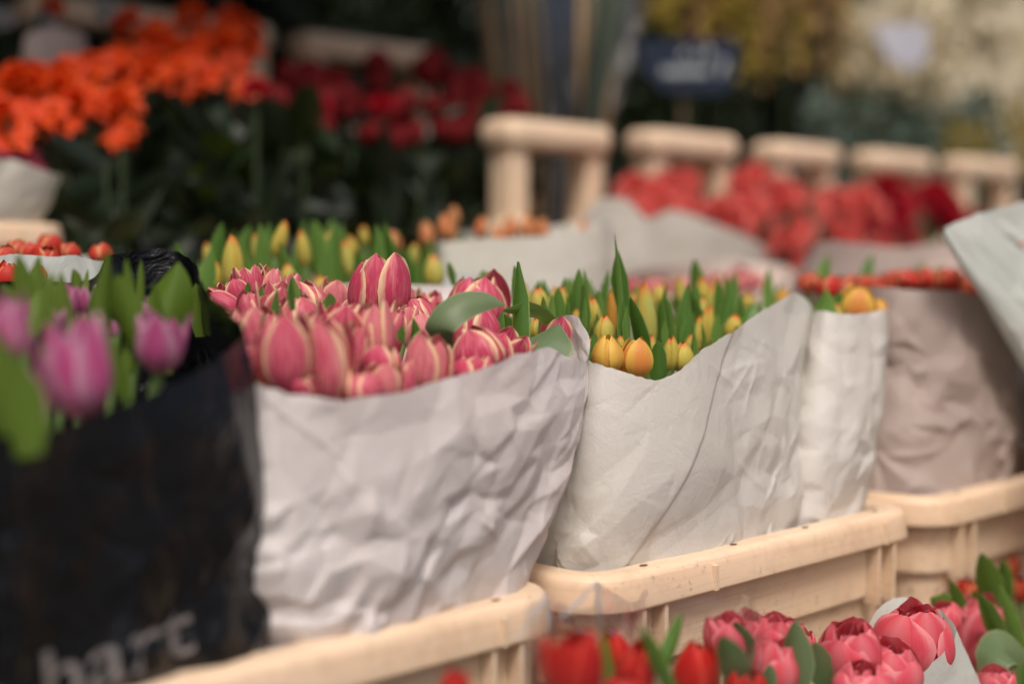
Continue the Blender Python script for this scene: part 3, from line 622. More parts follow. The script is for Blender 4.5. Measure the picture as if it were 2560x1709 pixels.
def rpath(L, conv): return [pt(*conv(x, y), t) for (x, y, t) in L]
own = lambda x, y: nearest(pinks, pt(*cp6(x, y), .8))
ribbon(own(1640, 580), rpath([(1480,760,.79),(1425,600,.775),(1480,510,.77),(1590,435,.765),(1720,420,.76),(1815,452,.755)], cp6), [.014,.024,.026,.024,.016,.002], 'leaf_grey')
ribbon(own(2115, 650), rpath([(2075,560,.79),(2020,505,.785),(1930,478,.78),(1808,484,.775)], cp6), [.012,.013,.014,.002], 'leaf')
ribbon(own(2115, 650), rpath([(1940,790,.745),(2000,720,.745),(2070,640,.745),(2115,560,.75)], cp6), [.03,.04,.04,.004], 'leaf_grey')
ribbon(own(1835, 720), rpath([(1905,800,.77),(1900,600,.775),(1898,420,.78),(1890,210,.785)], cp6), [.016,.016,.015,.002], 'leaf')
leaves(pinks, [(835,385,865,500,70,.84),(1500,208,1525,320,40,.98),(1340,360,1330,420,40,.98),(380,325,378,380,30,.93),(1240,565,1235,640,40,.77),
  (470,500,480,640,50,.80),(1300,520,1290,700,90,.79),(1700,255,1695,310,40,.98),(1810,500,1830,600,70,.84),(370,680,380,720,50,.78),(2030,500,2040,640,40,.84),(1870,230,1880,400,44,.86)], cp6, .8, 'leaf', 2.237)

# ------------------------------------------------------------------ yellow buds
def cp7(x, y): return 1250+x/2.936, 550+y/2.936
YEL = [(790,985,210,240,.745,'orangeyel','orange yellow bud leaning out at the front left of the white bag'),(995,1015,230,260,.74,'orangeyel','orange streaked bud at the lowest point of the white paper rim'),
 (1070,735,150,450,.80,'yellow','tallest greenish yellow bud standing clear in the white bag'),(1250,985,110,230,.745,'yellow','yellow bud right behind the broad dark leaf at the front'),
 (1340,1005,145,200,.74,'yellow','yellow bud tucked against the rising paper edge'),(1550,630,110,250,.86,'yellow','peach yellow bud standing at the back right of the white bag'),
 (1512,800,105,310,.79,'yellow','slender yellow bud with orange tip right of the leaf cluster'),(1450,850,65,260,.775,'yellow',None),(1712,790,120,180,.78,'yellow','rightmost yellow bud just above the slanting paper edge'),
 (672,710,130,240,.82,'yellow','yellow bud with orange tip left of the tallest leaf'),(765,820,135,220,.785,'yellow',None),(285,610,135,200,.87,'yellow','yellow bud left end of the white bag behind the pink tulips'),
 (270,800,110,150,.82,'yellow',None),(822,690,70,320,.85,'orangeyel',None),(1172,560,115,150,.93,'yellow',None),(1820,600,90,110,.93,'yellow',None),(2075,580,85,130,.90,'orangeyel',None),
 (452,610,100,210,.88,'yellow',None),(880,930,70,150,.765,'yellow',None),(1395,930,80,170,.77,'yellow',None),(1300,850,80,170,.80,'yellow',None),(1640,950,90,150,.76,'yellow',None),(660,960,70,170,.77,'yellow',None),
 (180,560,80,170,.92,'yellow',None),(1000,620,90,150,.93,'orangeyel',None),(560,760,90,180,.84,'yellow',None),(1900,720,80,120,.84,'yellow',None),(1100,960,100,200,.775,'yellow',None)]
SH_Y = 'small yellow bud half hidden among upright leaves in the white bag'
yels = []
for (x, y, w_, h_, t_, k_, lab) in YEL:
    p = pt(*cp7(x, y), t_); root = st(.92+rnd.uniform(-.05, .05), .83+rnd.uniform(-.05, .05), -.40)
    ax = Vector((rnd.uniform(-.08, .08)+(p-root).normalized().x*.3, -.1+rnd.uniform(-.06, .06), 1))
    yels.append((flower('tulip', k_, p, pxsize(w_/2.936, p)*1.24, pxsize(h_/2.936, p)*1.18, root, lab or SH_Y, 'tulip', 'yellow tulip buds in the white paper bag', ax), p))
YL = [(840,88,872,900,64,.79),(866,220,905,620,110,.80),(955,560,1060,990,110,.765),(900,590,905,880,70,.765),(935,620,935,890,54,.76),(582,350,556,720,90,.84),(612,350,615,620,60,.86),(598,470,625,690,70,.83),
 (146,310,150,660,44,.85),(104,330,108,640,36,.86),(430,488,430,750,90,.84),(488,550,480,770,44,.83),(290,440,230,610,80,.92),(320,430,352,650,70,.93),(795,350,738,600,64,.88),(722,510,720,750,76,.85),(1425,280,1455,610,110,.90),
 (1732,370,1700,650,64,.86),(1385,458,1325,930,90,.785),(1390,520,1445,770,86,.80),(1690,478,1645,820,100,.81),(1977,340,1960,630,64,.90),(1180,580,1182,870,70,.79),(1210,540,1245,890,66,.785),(1212,740,1215,890,44,.765),
 (1160,880,1180,1170,130,.735),(1600,688,1600,920,84,.77),(1478,750,1490,950,44,.765),(1870,600,1790,780,110,.81),(2030,550,2030,650,44,.86),(1000,480,1000,610,70,.94),(1400,700,1380,930,96,.775),(1422,810,1420,990,44,.755),
 (2060,460,2050,600,50,.93),(1655,400,1660,560,50,.95),(1470,535,1500,700,60,.84),(1750,540,1720,680,50,.86),(1905,590,1890,740,44,.82),(530,520,545,760,60,.85),(660,430,640,600,40,.92),(380,680,390,800,44,.80),(320,610,325,790,66,.82),
 (1540,480,1560,620,40,.93),(1280,555,1275,640,60,.95),(1140,540,1135,640,60,.94),(830,880,825,960,30,.755),(1740,770,1745,830,30,.765),(1810,730,1800,790,30,.77),(700,830,690,1020,70,.76),(640,930,650,1040,50,.755),(2000,470,1990,620,40,.94),(1365,650,1385,760,50,.79),(520,420,510,600,70,.95),(480,430,495,600,80,.97)]
leaves(yels, YL, cp7, .8, 'leaf', 2.936)

for i in range(16):
    x = 1340+rnd.random()*490; t_ = rnd.uniform(.84, .97); p = pt(x, 775+rnd.uniform(-30, 25)-(x-1340)*.02, t_)
    yels.append((flower('tulip', 'yellow', p, pxsize(rnd.uniform(30, 44), p), pxsize(rnd.uniform(70, 110), p), st(.92, .85, -.40), SH_Y, 'tulip', 'yellow tulip buds in the white paper bag', Vector((rnd.uniform(-.15, .15), -.1, 1))), p))
for i in range(44):
    x = 1330+rnd.random()*520; t_ = rnd.uniform(.80, .97); yt = 690+rnd.random()*90
    leaves(yels, [(x+rnd.uniform(-16, 16), yt, x, yt+rnd.uniform(90, 150), rnd.uniform(16, 32), t_)], lambda a, b: (a, b), .9, 'leaf', 1.0)
for i in range(14):
    x, y = rnd.choice(PINK[:7]+PINK[11:26])[:2]; px, py = cp6(x, y); t_ = rnd.uniform(.79, .9)
    leaves(pinks, [(px+60+rnd.uniform(-20, 20), py-30+rnd.uniform(-20, 20), px+55, py+50, rnd.uniform(18, 34), t_)], lambda a, b: (a, b), .85, 'leaf', 1.0)
# narrow bag: orange tulip and two leaves
nb = []
for (x, y, w_, h_, t_, k_, lab) in [(2140,762,105,100,.752,'orangeyel','round orange and yellow tulip peeping from the narrow white bag'),(2196,775,56,60,.748,'orangeyel','orange tulip just showing at the right corner of the narrow white bag'),(2085,790,50,70,.755,'yellow','bud sunk behind the leaves in the narrow white bag')]:
    p = pt(x, y, t_); nb.append((flower('tulip', k_, p, pxsize(w_, p), pxsize(h_, p), st(1.10, .82, -.40), lab, 'tulip', 'tulips in the narrow white bag', Vector((.1, -.2, 1))), p))
leaves(nb, [(2065,722,2050,800,50,.752),(2100,728,2090,800,40,.757),(2080,740,2075,800,30,.748)], lambda x, y: (x, y), .8, 'leaf', 1.0)

# red tulips in the tall pinkish bag
rb = []
for i in range(16):
    x = 2025+i*27+rnd.uniform(-8, 8); y = 712 - (10 if 2230 < x < 2400 else 0) + rnd.uniform(-6, 10); t_ = rnd.uniform(.80, .92)
    p = pt(x, y, t_); rb.append((flower('tulip', 'orangered', p, pxsize(rnd.uniform(50, 70), p), pxsize(rnd.uniform(48, 66), p), st(1.37, .85, -.40), 'orange red tulip just showing above the rim of the tall pinkish bag', 'tulip', 'red tulips in the tall pinkish bag', Vector((rnd.uniform(-.3, .3), -.1, 1))), p))
leaves(rb, [(2072,638,2058,700,30,.88),(2182,635,2160,700,24,.88),(2305,655,2300,710,24,.88),(2280,668,2270,710,20,.88),(2350,665,2340,710,20,.9)], lambda x, y: (x, y), .85, 'leaf', 1.0)

# lilac pink tulips in the black bag
def cp4(x, y): return x/2.412, 550+y/2.412
MAG = [(455,890,400,640,.715,-.18,0,'big blurred lilac pink tulip in the middle of the black bag'),(975,730,300,400,.76,.12,1,'lilac pink tulip with one curling petal at the right of the black bag'),
 (60,650,220,430,.74,-.05,2,'lilac pink tulip cut off at the left edge above the black bag'),(190,1060,180,400,.69,-.2,0,'low lilac pink tulip beside the broad olive leaf'),
 (405,490,130,210,.90,.0,1,'small dark pink tulip behind the leaves of the black bag'),(515,480,110,180,.90,.1,2,'small pale pink tulip behind the upright leaves of the black bag'),(690,660,70,130,.86,0,2,'tiny pink tulip glimpsed between two leaves in the black bag'),(130,570,90,200,.82,.1,1,'pink tulip half hidden behind the left edge tulip'),(300,640,150,260,.86,.2,0,'lilac pink tulip in shade behind the big blurred one'),(830,560,110,190,.86,-.1,1,'small lilac tulip deep behind the right one in the black bag')]
mags = []
for (x, y, w_, h_, t_, tl, v_, lab) in MAG:
    p = pt(*cp4(x, y), t_); mags.append((flower('tulip', 'magenta', p, pxsize(w_/2.412, p)*1.05, pxsize(h_/2.412, p), st(.40+rnd.uniform(-.03, .03), .83, -.42), lab, 'tulip', 'lilac pink tulips in the black bag', Vector((math.sin(tl), -.12, math.cos(tl))), v_), p))
leaves(mags, [(1075,250,960,640,250,.85),(660,165,620,760,130,.82),(760,225,800,640,70,.84),(852,235,850,480,40,.88),(700,320,800,700,150,.81),(620,640,745,1000,110,.735),(105,200,190,620,120,.86),(330,320,190,640,110,.85),(30,760,120,1300,300,.665),
  (440,290,455,400,60,.93),(0,390,100,490,80,.9),(560,400,600,700,110,.86),(1180,380,1200,640,90,.92),(930,480,900,700,90,.84),(480,420,540,620,60,.9),(240,210,200,420,60,.9),(-60,620,-20,1000,160,.72)], cp4, .8, 'leaf_olive_green', 2.412)

for i in range(7):
    x = 60+rnd.random()*400; yt = 650+rnd.random()*110
    leaves(mags, [(x+rnd.uniform(-30, 30), yt, x, yt+rnd.uniform(120, 200), rnd.uniform(22, 44), rnd.uniform(.78, .95))], lambda a, b: (a, b), .9, 'leaf_olive_green', 1.0)
# folded paper packet leaning in at the right edge
def packet():
    a = pt(2450, 545, .73); mid = pt(2560, 760, .66); top = ringpx([(2352, 588, .71), (2380, 560, .70), (2460, 530, .70), (2575, 503, .70), (2640, 520, .72), (2640, 545, .80), (2500, 560, .80), (2400, 585, .76)])
    bot = ringpx([(2735, 1150, .665), (2760, 1165, .645), (2840, 1170, .64), (2940, 1165, .64), (3000, 1150, .66), (2980, 1120, .73), (2860, 1110, .735), (2760, 1120, .70)])
    o = bag('paper_packet', top, bot, 'paper_cold', 61, 'folded white paper packet leaning in at the right edge with an orange mark', 'paper packet', nu=240, nv=170, amp=2.0, step=.028, bulge=.004)
    tm = o.data; bvh = BVHTree.FromPolygons([v.co for v in tm.vertices], [list(p.vertices) for p in tm.polygons]); pts = []
    for (x, y) in [(2543, 611), (2552, 607), (2566, 604), (2566, 609), (2556, 612), (2547, 615)]:
        d = ray(x, y).normalized(); hit = bvh.ray_cast(Vector((0, 0, 0)), d)[0] or pt(x, y, .69); pts.append(hit-d*.002)
    link('printed_mark', mesh('printed_mark', pts, [tuple(range(6))], M['orange_print'], [(0, 0)]*6, False), o)
packet()

# ------------------------------------------------------------------ lowest tier: cellophane bouquet, double pink tulips
def cp8(x, y): return 1250+x/3.356, 1450+y/3.356
RED = [(400,610,130,340,.545,-.1,'red tulip at the left side of the clear cellophane wrap'),(650,640,300,440,.535,.05,'largest red tulip under the clear cellophane film'),(1130,690,230,360,.55,.2,'red tulip leaning right behind the crossing green leaf'),
 (1640,680,260,380,.56,.05,'upright red tulip right of the spear leaf'),(2070,860,250,240,.54,.0,'low red tulip at the bottom below the pink double tulips'),(960,560,200,300,.60,-.2,'faded red tulip seen through the creased cellophane'),(1040,880,260,180,.53,0,'red tulip cut by the bottom edge under the film')]
reds = []
def low_root(p): return Vector((p.x*.94, p.y*.97+.01, -.62))
for (x, y, w_, h_, t_, tl, lab) in RED:
    p = pt(*cp8(x, y+h_*.2), t_); reds.append((flower('tulip', 'red', p, pxsize(w_/3.356, p)*1.5, pxsize(h_/3.356, p)*1.6, low_root(p), lab, 'tulip', 'red tulips in the cellophane bouquet', Vector((math.sin(tl), -.12, math.cos(tl)))), p))
p = pt(1135, 1715, .56); flower('tulip', 'red', p, pxsize(80, p), pxsize(100, p), low_root(p), 'lone red tulip tip in front of the bottom crate panel', 'tulip', None, Vector((.1, -.1, 1)), 2)
leaves(reds, [(1180,365,1420,880,120,.53),(1525,260,1390,700,110,.565),(880,400,930,800,110,.55),(1110,540,1200,640,40,.56)], cp8, .55, 'leaf', 3.356)
def cp5(x, y): return 1950+x/3.416, 1250+y/3.416
DBL = [(600,1290,420,420,.555,-.1,'pale pink double tulip with scalloped top at the front'),(1150,1180,520,480,.57,.05,'largest pink double tulip in front of the white paper wrap'),(940,1440,440,380,.54,.1,'low pink double tulip in front of the largest one'),(1660,1130,340,560,.62,.15,'pink tulip with open side outside the paper wrap'),
 (1400,1000,240,200,.62,-.3,'deep pink tulip peeping over the fold of white paper'),(1850,1560,240,220,.56,0,'pink fringed tulip at the bottom right corner under the curled leaf'),(700,1560,400,280,.53,0,'pink double tulip cut by the bottom edge')]
dbl = []
for (x, y, w_, h_, t_, tl, lab) in DBL:
    p = pt(*cp5(x, y), t_); dbl.append((flower('tulip', 'dblpink', p, pxsize(w_/3.416, p)*1.25, pxsize(h_/3.416, p)*1.36, low_root(p), lab, 'tulip', 'pink double tulips in the low bouquets', Vector((math.sin(tl), -.22, math.cos(tl)))), p))
def cp3(x, y): return 1200+x/1.727, 1200+y/1.727
for (x, y, w_, h_, t_, lab) in [(1060,680,150,170,.59,'pink double tulip behind the small dark leaf near the cellophane'),(1170,660,130,150,.60,'pink double tulip crowded behind the grey green leaf'),(1290,700,170,190,.585,'pink double tulip right beside the tall spear leaf'),(1270,800,180,190,.565,'pink double tulip lower down between two spear leaves'),(1400,740,90,160,.60,'narrow pink tulip right of the tall spear leaf')]:
    p = pt(*cp3(x, y), t_); dbl.append((flower('tulip', 'dblpink', p, pxsize(w_/1.727, p)*1.25, pxsize(h_/1.727, p)*1.36, low_root(p), lab, 'tulip', 'pink double tulips in the low bouquets', Vector((rnd.uniform(-.2, .2), -.2, 1))), p))
leaves(dbl, [(1100,605,1150,760,84,.575),(1362,603,1360,870,130,.55),(1040,670,1130,860,110,.545),(1250,790,1260,880,60,.55),(1190,725,1170,830,40,.57),(1440,700,1500,870,110,.555),(1020,730,1030,870,60,.56)], cp3, .56, 'leaf_grey', 1.727)
right = [q for q in dbl if q[1].x > .27] or dbl
leaves(right, [(1720,445,1830,870,190,.625),(1435,665,1500,960,150,.63),(1870,710,2060,1250,150,.60),(1690,790,1880,1200,140,.59),(1900,500,1960,820,110,.64),(1800,870,1870,960,60,.60),(1640,775,1680,830,40,.61),(1700,700,1760,800,120,.65)], cp5, .6, 'leaf', 3.416)
ribbon(right[0][0], rpath([(1770,1520,.575),(1810,1330,.575),(1900,1240,.575),(2010,1280,.57),(2140,1350,.565)], cp5), [.02,.035,.04,.03,.004], 'leaf_grey')
ribbon(right[0][0], rpath([(1430,900,.63),(1340,870,.635),(1290,830,.64)], cp5), [.02,.022,.003], 'leaf')
# orange tulips in shade at the far right of the low tier
for (x, y, w_, h_, t_) in [(1600,780,220,260,.68),(1900,560,280,300,.70),(2050,760,160,220,.66),(1780,690,150,200,.71),(2080,560,150,200,.72),(1480,900,150,150,.68)]:
    p = pt(*cp5(x, y), t_); flower('tulip', 'orangered', p, pxsize(w_/3.416, p), pxsize(h_/3.416, p), Vector((p.x, p.y, -.64)), 'dark orange red tulip in the shade under the right crate', 'tulip', 'shaded orange red tulips under the right crate', Vector((rnd.uniform(-.2, .2), -.2, 1)), None, 'leaf', 1, leaflen=.12)
# white paper wrap of the double tulips
wrapo = bag('paper_wrap', ringpx([(2200, 1515, .61), (2295, 1500, .60), (2378, 1548, .575), (2388, 1595, .55), (2325, 1658, .532), (2268, 1725, .515), (2150, 1860, .50), (2070, 1860, .53), (2110, 1720, .58)]),
    ringpx([(2190, 2000, .57), (2330, 2000, .585), (2540, 2000, .565), (2530, 2010, .55), (2450, 2040, .535), (2330, 2060, .52), (2200, 2080, .505), (2100, 2080, .53), (2120, 2040, .57)]),
    'paper_cold', 71, 'white paper wrap folded around the pink double tulips at the bottom right', 'paper wrap', nu=200, nv=90, amp=.8, bulge=.0)
# clear cellophane round the red tulips
bag('cellophane_wrap', ringpx([(1330, 1500, .60), (1345, 1560, .52), (1420, 1640, .49), (1600, 1660, .485), (1800, 1650, .49), (1900, 1570, .53), (1860, 1490, .60), (1720, 1480, .64), (1625, 1440, .66), (1585, 1505, .655), (1500, 1455, .64), (1480, 1520, .63)]),
    [low_root(pt(x, 1750, t)) for (x, t) in ((1420, .56), (1420, .53), (1450, .51), (1560, .50), (1680, .51), (1740, .53), (1740, .56), (1700, .59), (1640, .6), (1600, .6), (1520, .6), (1450, .59))],
    'film', 81, 'clear crinkled cellophane wrapped around the red tulips', 'cellophane', nu=220, nv=90, amp=2.2, bulge=.0)
fw = [o for o in bpy.data.objects if o.name.startswith('cellophane_wrap')][0]
for L_ in ([(1398, 1548), (1450, 1500), (1491, 1456), (1497, 1510), (1503, 1575)], [(1368, 1478), (1372, 1540), (1378, 1600)], [(1398, 1505), (1420, 1560)], [(1440, 1572), (1475, 1580), (1496, 1590)], [(1288, 1600), (1340, 1530), (1366, 1482)], [(1520, 1575), (1560, 1600), (1600, 1640)], [(1300, 1640), (1350, 1625)]):
    mb = MB(); mb.tube([pt(x, y, .60) for x, y in L_], [.0005]+[.0011]*(len(L_)-2)+[.0004], 5); link('fold', mb.build('fold', M['fold']), fw)  # white strands along the creases stand in for glints on the film
def bucket(cx, r, z0, z1, label):
    mb = MB(); n = 32; prof = [(r*.78, z0), (r*.98, z1-.03), (r*1.04, z1-.028), (r*1.05, z1), (r*1.0, z1), (r*.97, z1-.02), (r*.78, z0+.01), (0.005, z0+.01)]
    P = np.array([[(a*math.cos(2*math.pi*k/n), a*math.sin(2*math.pi*k/n), z-z0) for k in range(n)] for a, z in prof]); mb.grid(P, None, True)
    o = link('flower_bucket', mb.build('flower_bucket', M['wood_dark'])); o.location = (cx.x, cx.y, z0); tag(o, label, 'bucket'); return o
q = pt(1600, 1750, .55); bucket(low_root(q), .10, -.70, -.44, 'dark bucket holding the cellophane wrapped red tulips')
q = pt(2150, 1750, .56); bucket(low_root(q), .10, -.70, -.46, 'dark bucket holding the pink double tulips')

# ================================================================== SECOND ROW
for i, (a, b, lab) in enumerate([(.42, .87, 'peach crate behind the black bag holding striped red tulips'), (.89, 1.34, 'peach crate behind the pink bunch holding the loose yellow tulips'), (1.36, 1.81, 'peach crate behind the yellow bunch with pinkish paper bags'), (1.83, 2.28, 'peach crate at the right of the second row behind the tall pinkish bag')]):
    crate(a, b, 1.065, 1.41, -.18, .32, lab)
def loose(kind, n, x0, x1, y0, y1, t0, t1, wpx, hpx, name, label, cat, group, root_z=-.35, leafmat='leaf', nleaf=1, stemmat='stem', leaflen=.16, lean=.15, ydome=0.0, sr=.004, axis_out=False, rootpull=.15):
    out = []; cx = (x0+x1)/2; rc = pt(cx, (y0+y1)/2, (t0+t1)/2)
    for i in range(n):
        f = (i+.5)/n; x = x0+(x1-x0)*((f*7.31+rnd.random()*.35) % 1); tt = rnd.random(); t_ = t0+(t1-t0)*tt
        y = y1+(y0-y1)*tt+rnd.uniform(-.12, .12)*(y1-y0)+ydome*((x-cx)/((x1-x0)/2))**2
        p = pt(x, y, t_); rx, ry = p.x*(1-rootpull)+rc.x*rootpull, p.y*(1-rootpull)+rc.y*rootpull
        ax = Vector((rnd.uniform(-lean, lean), -lean+rnd.uniform(-lean, lean), 1))
        if axis_out: ax = Vector((rnd.uniform(-.7, .7), -.9+rnd.uniform(-.4, .5), .8))
        k = rnd.uniform(.85, 1.15)
        out.append((flower(name, kind, p, pxsize(wpx, p)*k, pxsize(hpx, p)*k, Vector((rx, ry, root_z)), label, cat, group, ax, None, leafmat, nleaf, stemmat, sr, leaflen), p))
    return out
SY = [(582,660,58,130,1.10),(700,600,40,90,1.16),(758,625,36,90,1.18),(870,650,34,90,1.14),(935,700,60,90,1.10),(1085,680,54,80,1.10),(820,610,30,60,1.24),(640,620,26,70,1.24),(960,660,34,80,1.22),(1000,720,40,70,1.12),(720,690,40,60,1.10),(800,720,40,60,1.10),(880,620,30,60,1.26),(540,690,36,70,1.14),(1035,640,30,60,1.25),(670,700,34,60,1.12),(520,640,26,60,1.26),(910,590,26,50,1.30)]
sy = []
for i, (x, y, w_, h_, t_) in enumerate(SY):
    p = pt(x, y, t_); lab = 'yellow tulip bud among loose leaves behind the pink bunch'
    if i == 0: lab = 'largest blurred yellow tulip standing behind the leftmost pink tulips'
    if i == 1: lab = 'slanting orange yellow tulip high in the leaves behind the pink bunch'
    sy.append((flower('tulip', 'yellow', p, pxsize(w_, p)*1.05, pxsize(h_, p)*1.1, Vector((p.x*.95, p.y+.01, -.30)), lab, 'tulip', 'blurred yellow tulips behind the pink bunch', Vector((rnd.uniform(-.2, .2)+(.5 if i == 1 else 0), -.1, 1))), p))
for i in range(64):
    x = 440+rnd.random()*680; t_ = rnd.uniform(1.10, 1.36); ytip = 545+rnd.random()*90+(40 if x < 500 else 0)+(50 if x > 1000 else 0); w_ = rnd.uniform(22, 46)
    leaves(sy, [(x+rnd.uniform(-30, 30), ytip, x, ytip+rnd.uniform(110, 190), w_, t_)], lambda a, b: (a, b), 1.2, 'leaf', 1.0)
for (x, y, w_, h_, t_) in [(1067,585,38,70,1.30),(985,605,40,60,1.30)]:
    p = pt(x, y, t_); flower('tulip', 'peach', p, pxsize(w_, p), pxsize(h_, p), Vector((p.x, p.y, -.3)), 'orange tulip at the end of the blurred yellow tulips', 'tulip', 'orange tulips beside the yellow leaves', Vector((-.15, 0, 1)))
bag('paper_bag', ringpx([(1040, 740, 1.10), (1110, 690, 1.12), (1180, 685, 1.14), (1230, 720, 1.18), (1180, 700, 1.28), (1050, 690, 1.3)]), ringst([(1.03, 1.10), (1.06, 1.09), (1.10, 1.09), (1.16, 1.15), (1.14, 1.26), (1.05, 1.28)], -.24), 'paper_cold', 91, 'small white paper corner behind the big pink tulip', 'paper bag', nu=90, nv=40)
bag('paper_bag', ringpx([(1090, 604, 1.24), (1140, 600, 1.20), (1300, 592, 1.185), (1430, 580, 1.19), (1518, 562, 1.22), (1522, 556, 1.28), (1480, 560, 1.36), (1300, 570, 1.39), (1130, 580, 1.36)]), ringst([(1.12, 1.22), (1.14, 1.18), (1.20, 1.16), (1.28, 1.16), (1.32, 1.19), (1.33, 1.25), (1.31, 1.33), (1.22, 1.37), (1.13, 1.33)], -.20), 'paper_grey', 97, 'blurred greyish paper bag of orange buds in the middle behind the yellow tulips', 'paper bag', nu=160, nv=60, amp=.8)
loose('peach', 13, 1110, 1490, 535, 590, 1.24, 1.34, 34, 62, 'tulip', 'orange bud poking above the greyish paper bag', 'tulip', 'orange buds in the greyish paper bag', -.15, 'leaf', 1, leaflen=.12)
bag('paper_bag', ringpx([(1560, 740, 1.10), (1680, 735, 1.08), (1850, 740, 1.08), (1990, 735, 1.12), (2010, 690, 1.2), (1940, 660, 1.32), (1780, 655, 1.36), (1620, 670, 1.32), (1540, 710, 1.2)]), ringst([(1.40, 1.13), (1.44, 1.10), (1.54, 1.09), (1.64, 1.11), (1.68, 1.18), (1.66, 1.30), (1.56, 1.34), (1.46, 1.32), (1.40, 1.22)], -.22), 'paper_rose', 103, 'pinkish paper bag of striped red tulips behind the yellow bunch', 'paper bag', nu=160, nv=60)
rp = loose('pinkyel', 9, 1600, 1960, 690, 735, 1.12, 1.26, 66, 66, 'tulip', 'red and cream tulip behind the yellow bunch in pinkish paper', 'tulip', 'red tulips behind the yellow bunch', -.2, 'leaf', 1, leaflen=.13)
bag('paper_wrap', ringpx([(1420, 640, 1.40), (1440, 600, 1.38), (1480, 510, 1.40), (1560, 495, 1.40), (1620, 545, 1.39), (1680, 525, 1.39), (1790, 560, 1.385), (1905, 610, 1.40), (1930, 650, 1.46), (1860, 600, 1.52), (1700, 560, 1.54), (1540, 540, 1.52)]), ringst([(1.50, 1.44), (1.52, 1.425), (1.55, 1.42), (1.60, 1.42), (1.65, 1.42), (1.70, 1.42), (1.76, 1.425), (1.82, 1.43), (1.85, 1.45), (1.80, 1.49), (1.70, 1.50), (1.58, 1.49)], -.25), 'paper_grey', 107, 'wide pale pink paper wrap in front of the coral carnations', 'paper wrap', nu=200, nv=70, amp=.8)
# left end of the second row
bag('paper_bag', ringpx([(-140, 700, 1.10), (0, 640, 1.10), (60, 634, 1.10), (130, 644, 1.10), (190, 640, 1.10), (262, 652, 1.12), (275, 660, 1.2), (220, 640, 1.36), (0, 620, 1.36), (-150, 640, 1.3)]), ringst([(.46, 1.13), (.52, 1.10), (.56, 1.10), (.60, 1.10), (.64, 1.10), (.70, 1.12), (.73, 1.2), (.68, 1.34), (.56, 1.36), (.46, 1.3)], -.22), 'paper_cold', 113, 'white scalloped paper rim of red tulips at the far left', 'paper bag', nu=140, nv=50)
loose('orangered', 9, -20, 260, 605, 640, 1.16, 1.3, 60, 56, 'tulip', 'red tulip above the white scalloped paper at the far left', 'tulip', 'red tulips in the far left white paper', -.2, 'leaf', 1, leaflen=.12)
for (x, y, w_, h_) in [(20, 690, 70, 80), (98, 690, 44, 60)]:
    p = pt(x, y, 1.06); flower('tulip', 'orangered', p, pxsize(w_, p), pxsize(h_, p), Vector((p.x, p.y, -.3)), 'striped orange red tulip just behind the black bag rim at the left', 'tulip', 'striped tulips behind the black bag', Vector((.1, 0, 1)))

# ================================================================== THIRD ROW
crate(.38, .855, 1.60, 1.95, .047, .335, 'peach crate at the left edge under the white wrapped pink flowers')
crate(.87, 1.24, 1.60, 1.95, -.02, .27, 'shaded peach crate under the orange lilies')
crate(1.25, 1.585, 1.60, 1.95, -.02, .27, 'shaded peach crate under the dark red roses')
crate(1.60, 1.852, 1.60, 1.93, .05, .338, 'tall collared peach crate with open frame in the middle of the stall', collar=.231)
crate(1.96, 2.215, 1.60, 1.93, .05, .338, 'second collared peach crate in the line behind the coral carnations', collar=.237)
crate(2.345, 2.57, 1.60, 1.93, .05, .338, 'third collared peach crate in the line, behind the crimson carnations', collar=.239)
crate(2.71, 2.95, 1.60, 1.93, .05, .338, 'collared peach crate next to the right end of the line', collar=.242)
crate(3.10, 3.38, 1.60, 1.93, .05, .338, 'last collared peach crate at the right end beside orange flowers', collar=.247)
bag('paper_wrap', ringpx([(-60, 405, 1.62), (30, 400, 1.60), (90, 420, 1.60), (147, 436, 1.62), (142, 440, 1.68), (60, 410, 1.76), (-60, 400, 1.8)]), ringst([(.62, 1.66), (.70, 1.64), (.75, 1.64), (.79, 1.66), (.80, 1.74), (.74, 1.82), (.64, 1.8)], .0), 'paper_grey', 127, 'small white paper wrap of pink flowers standing in the left crate', 'paper wrap', nu=90, nv=40, amp=.7)
loose('pinkflower', 6, -20, 110, 365, 420, 1.66, 1.74, 50, 50, 'carnation', 'pink carnation in the small white wrap at the left edge', 'carnation', 'pink carnations at the left edge', .02, 'leaf_dark', 0)
CO = 'coral carnation in the wide cluster behind the pale paper wrap'
for (n, x0, x1, y0, y1, dm, t0) in [(14, 1565, 1760, 455, 540, 30, 1.46), (20, 1780, 2010, 440, 625, 50, 1.42), (14, 1980, 2220, 495, 630, 50, 1.42)]:
    loose('coral', n, x0, x1, y0, y1, t0, t0+.1, 88, 84, 'carnation', CO, 'carnation', 'coral carnations', -.1, 'leaf_dim', 1, leaflen=.16, ydome=dm, axis_out=True, rootpull=.5)
loose('crimson', 22, 2060, 2430, 455, 580, 1.50, 1.58, 84, 80, 'carnation', 'crimson carnation behind the coral ones at the right', 'carnation', 'crimson carnations', -.05, 'leaf_dark', 0, ydome=35, axis_out=True, rootpull=.5)
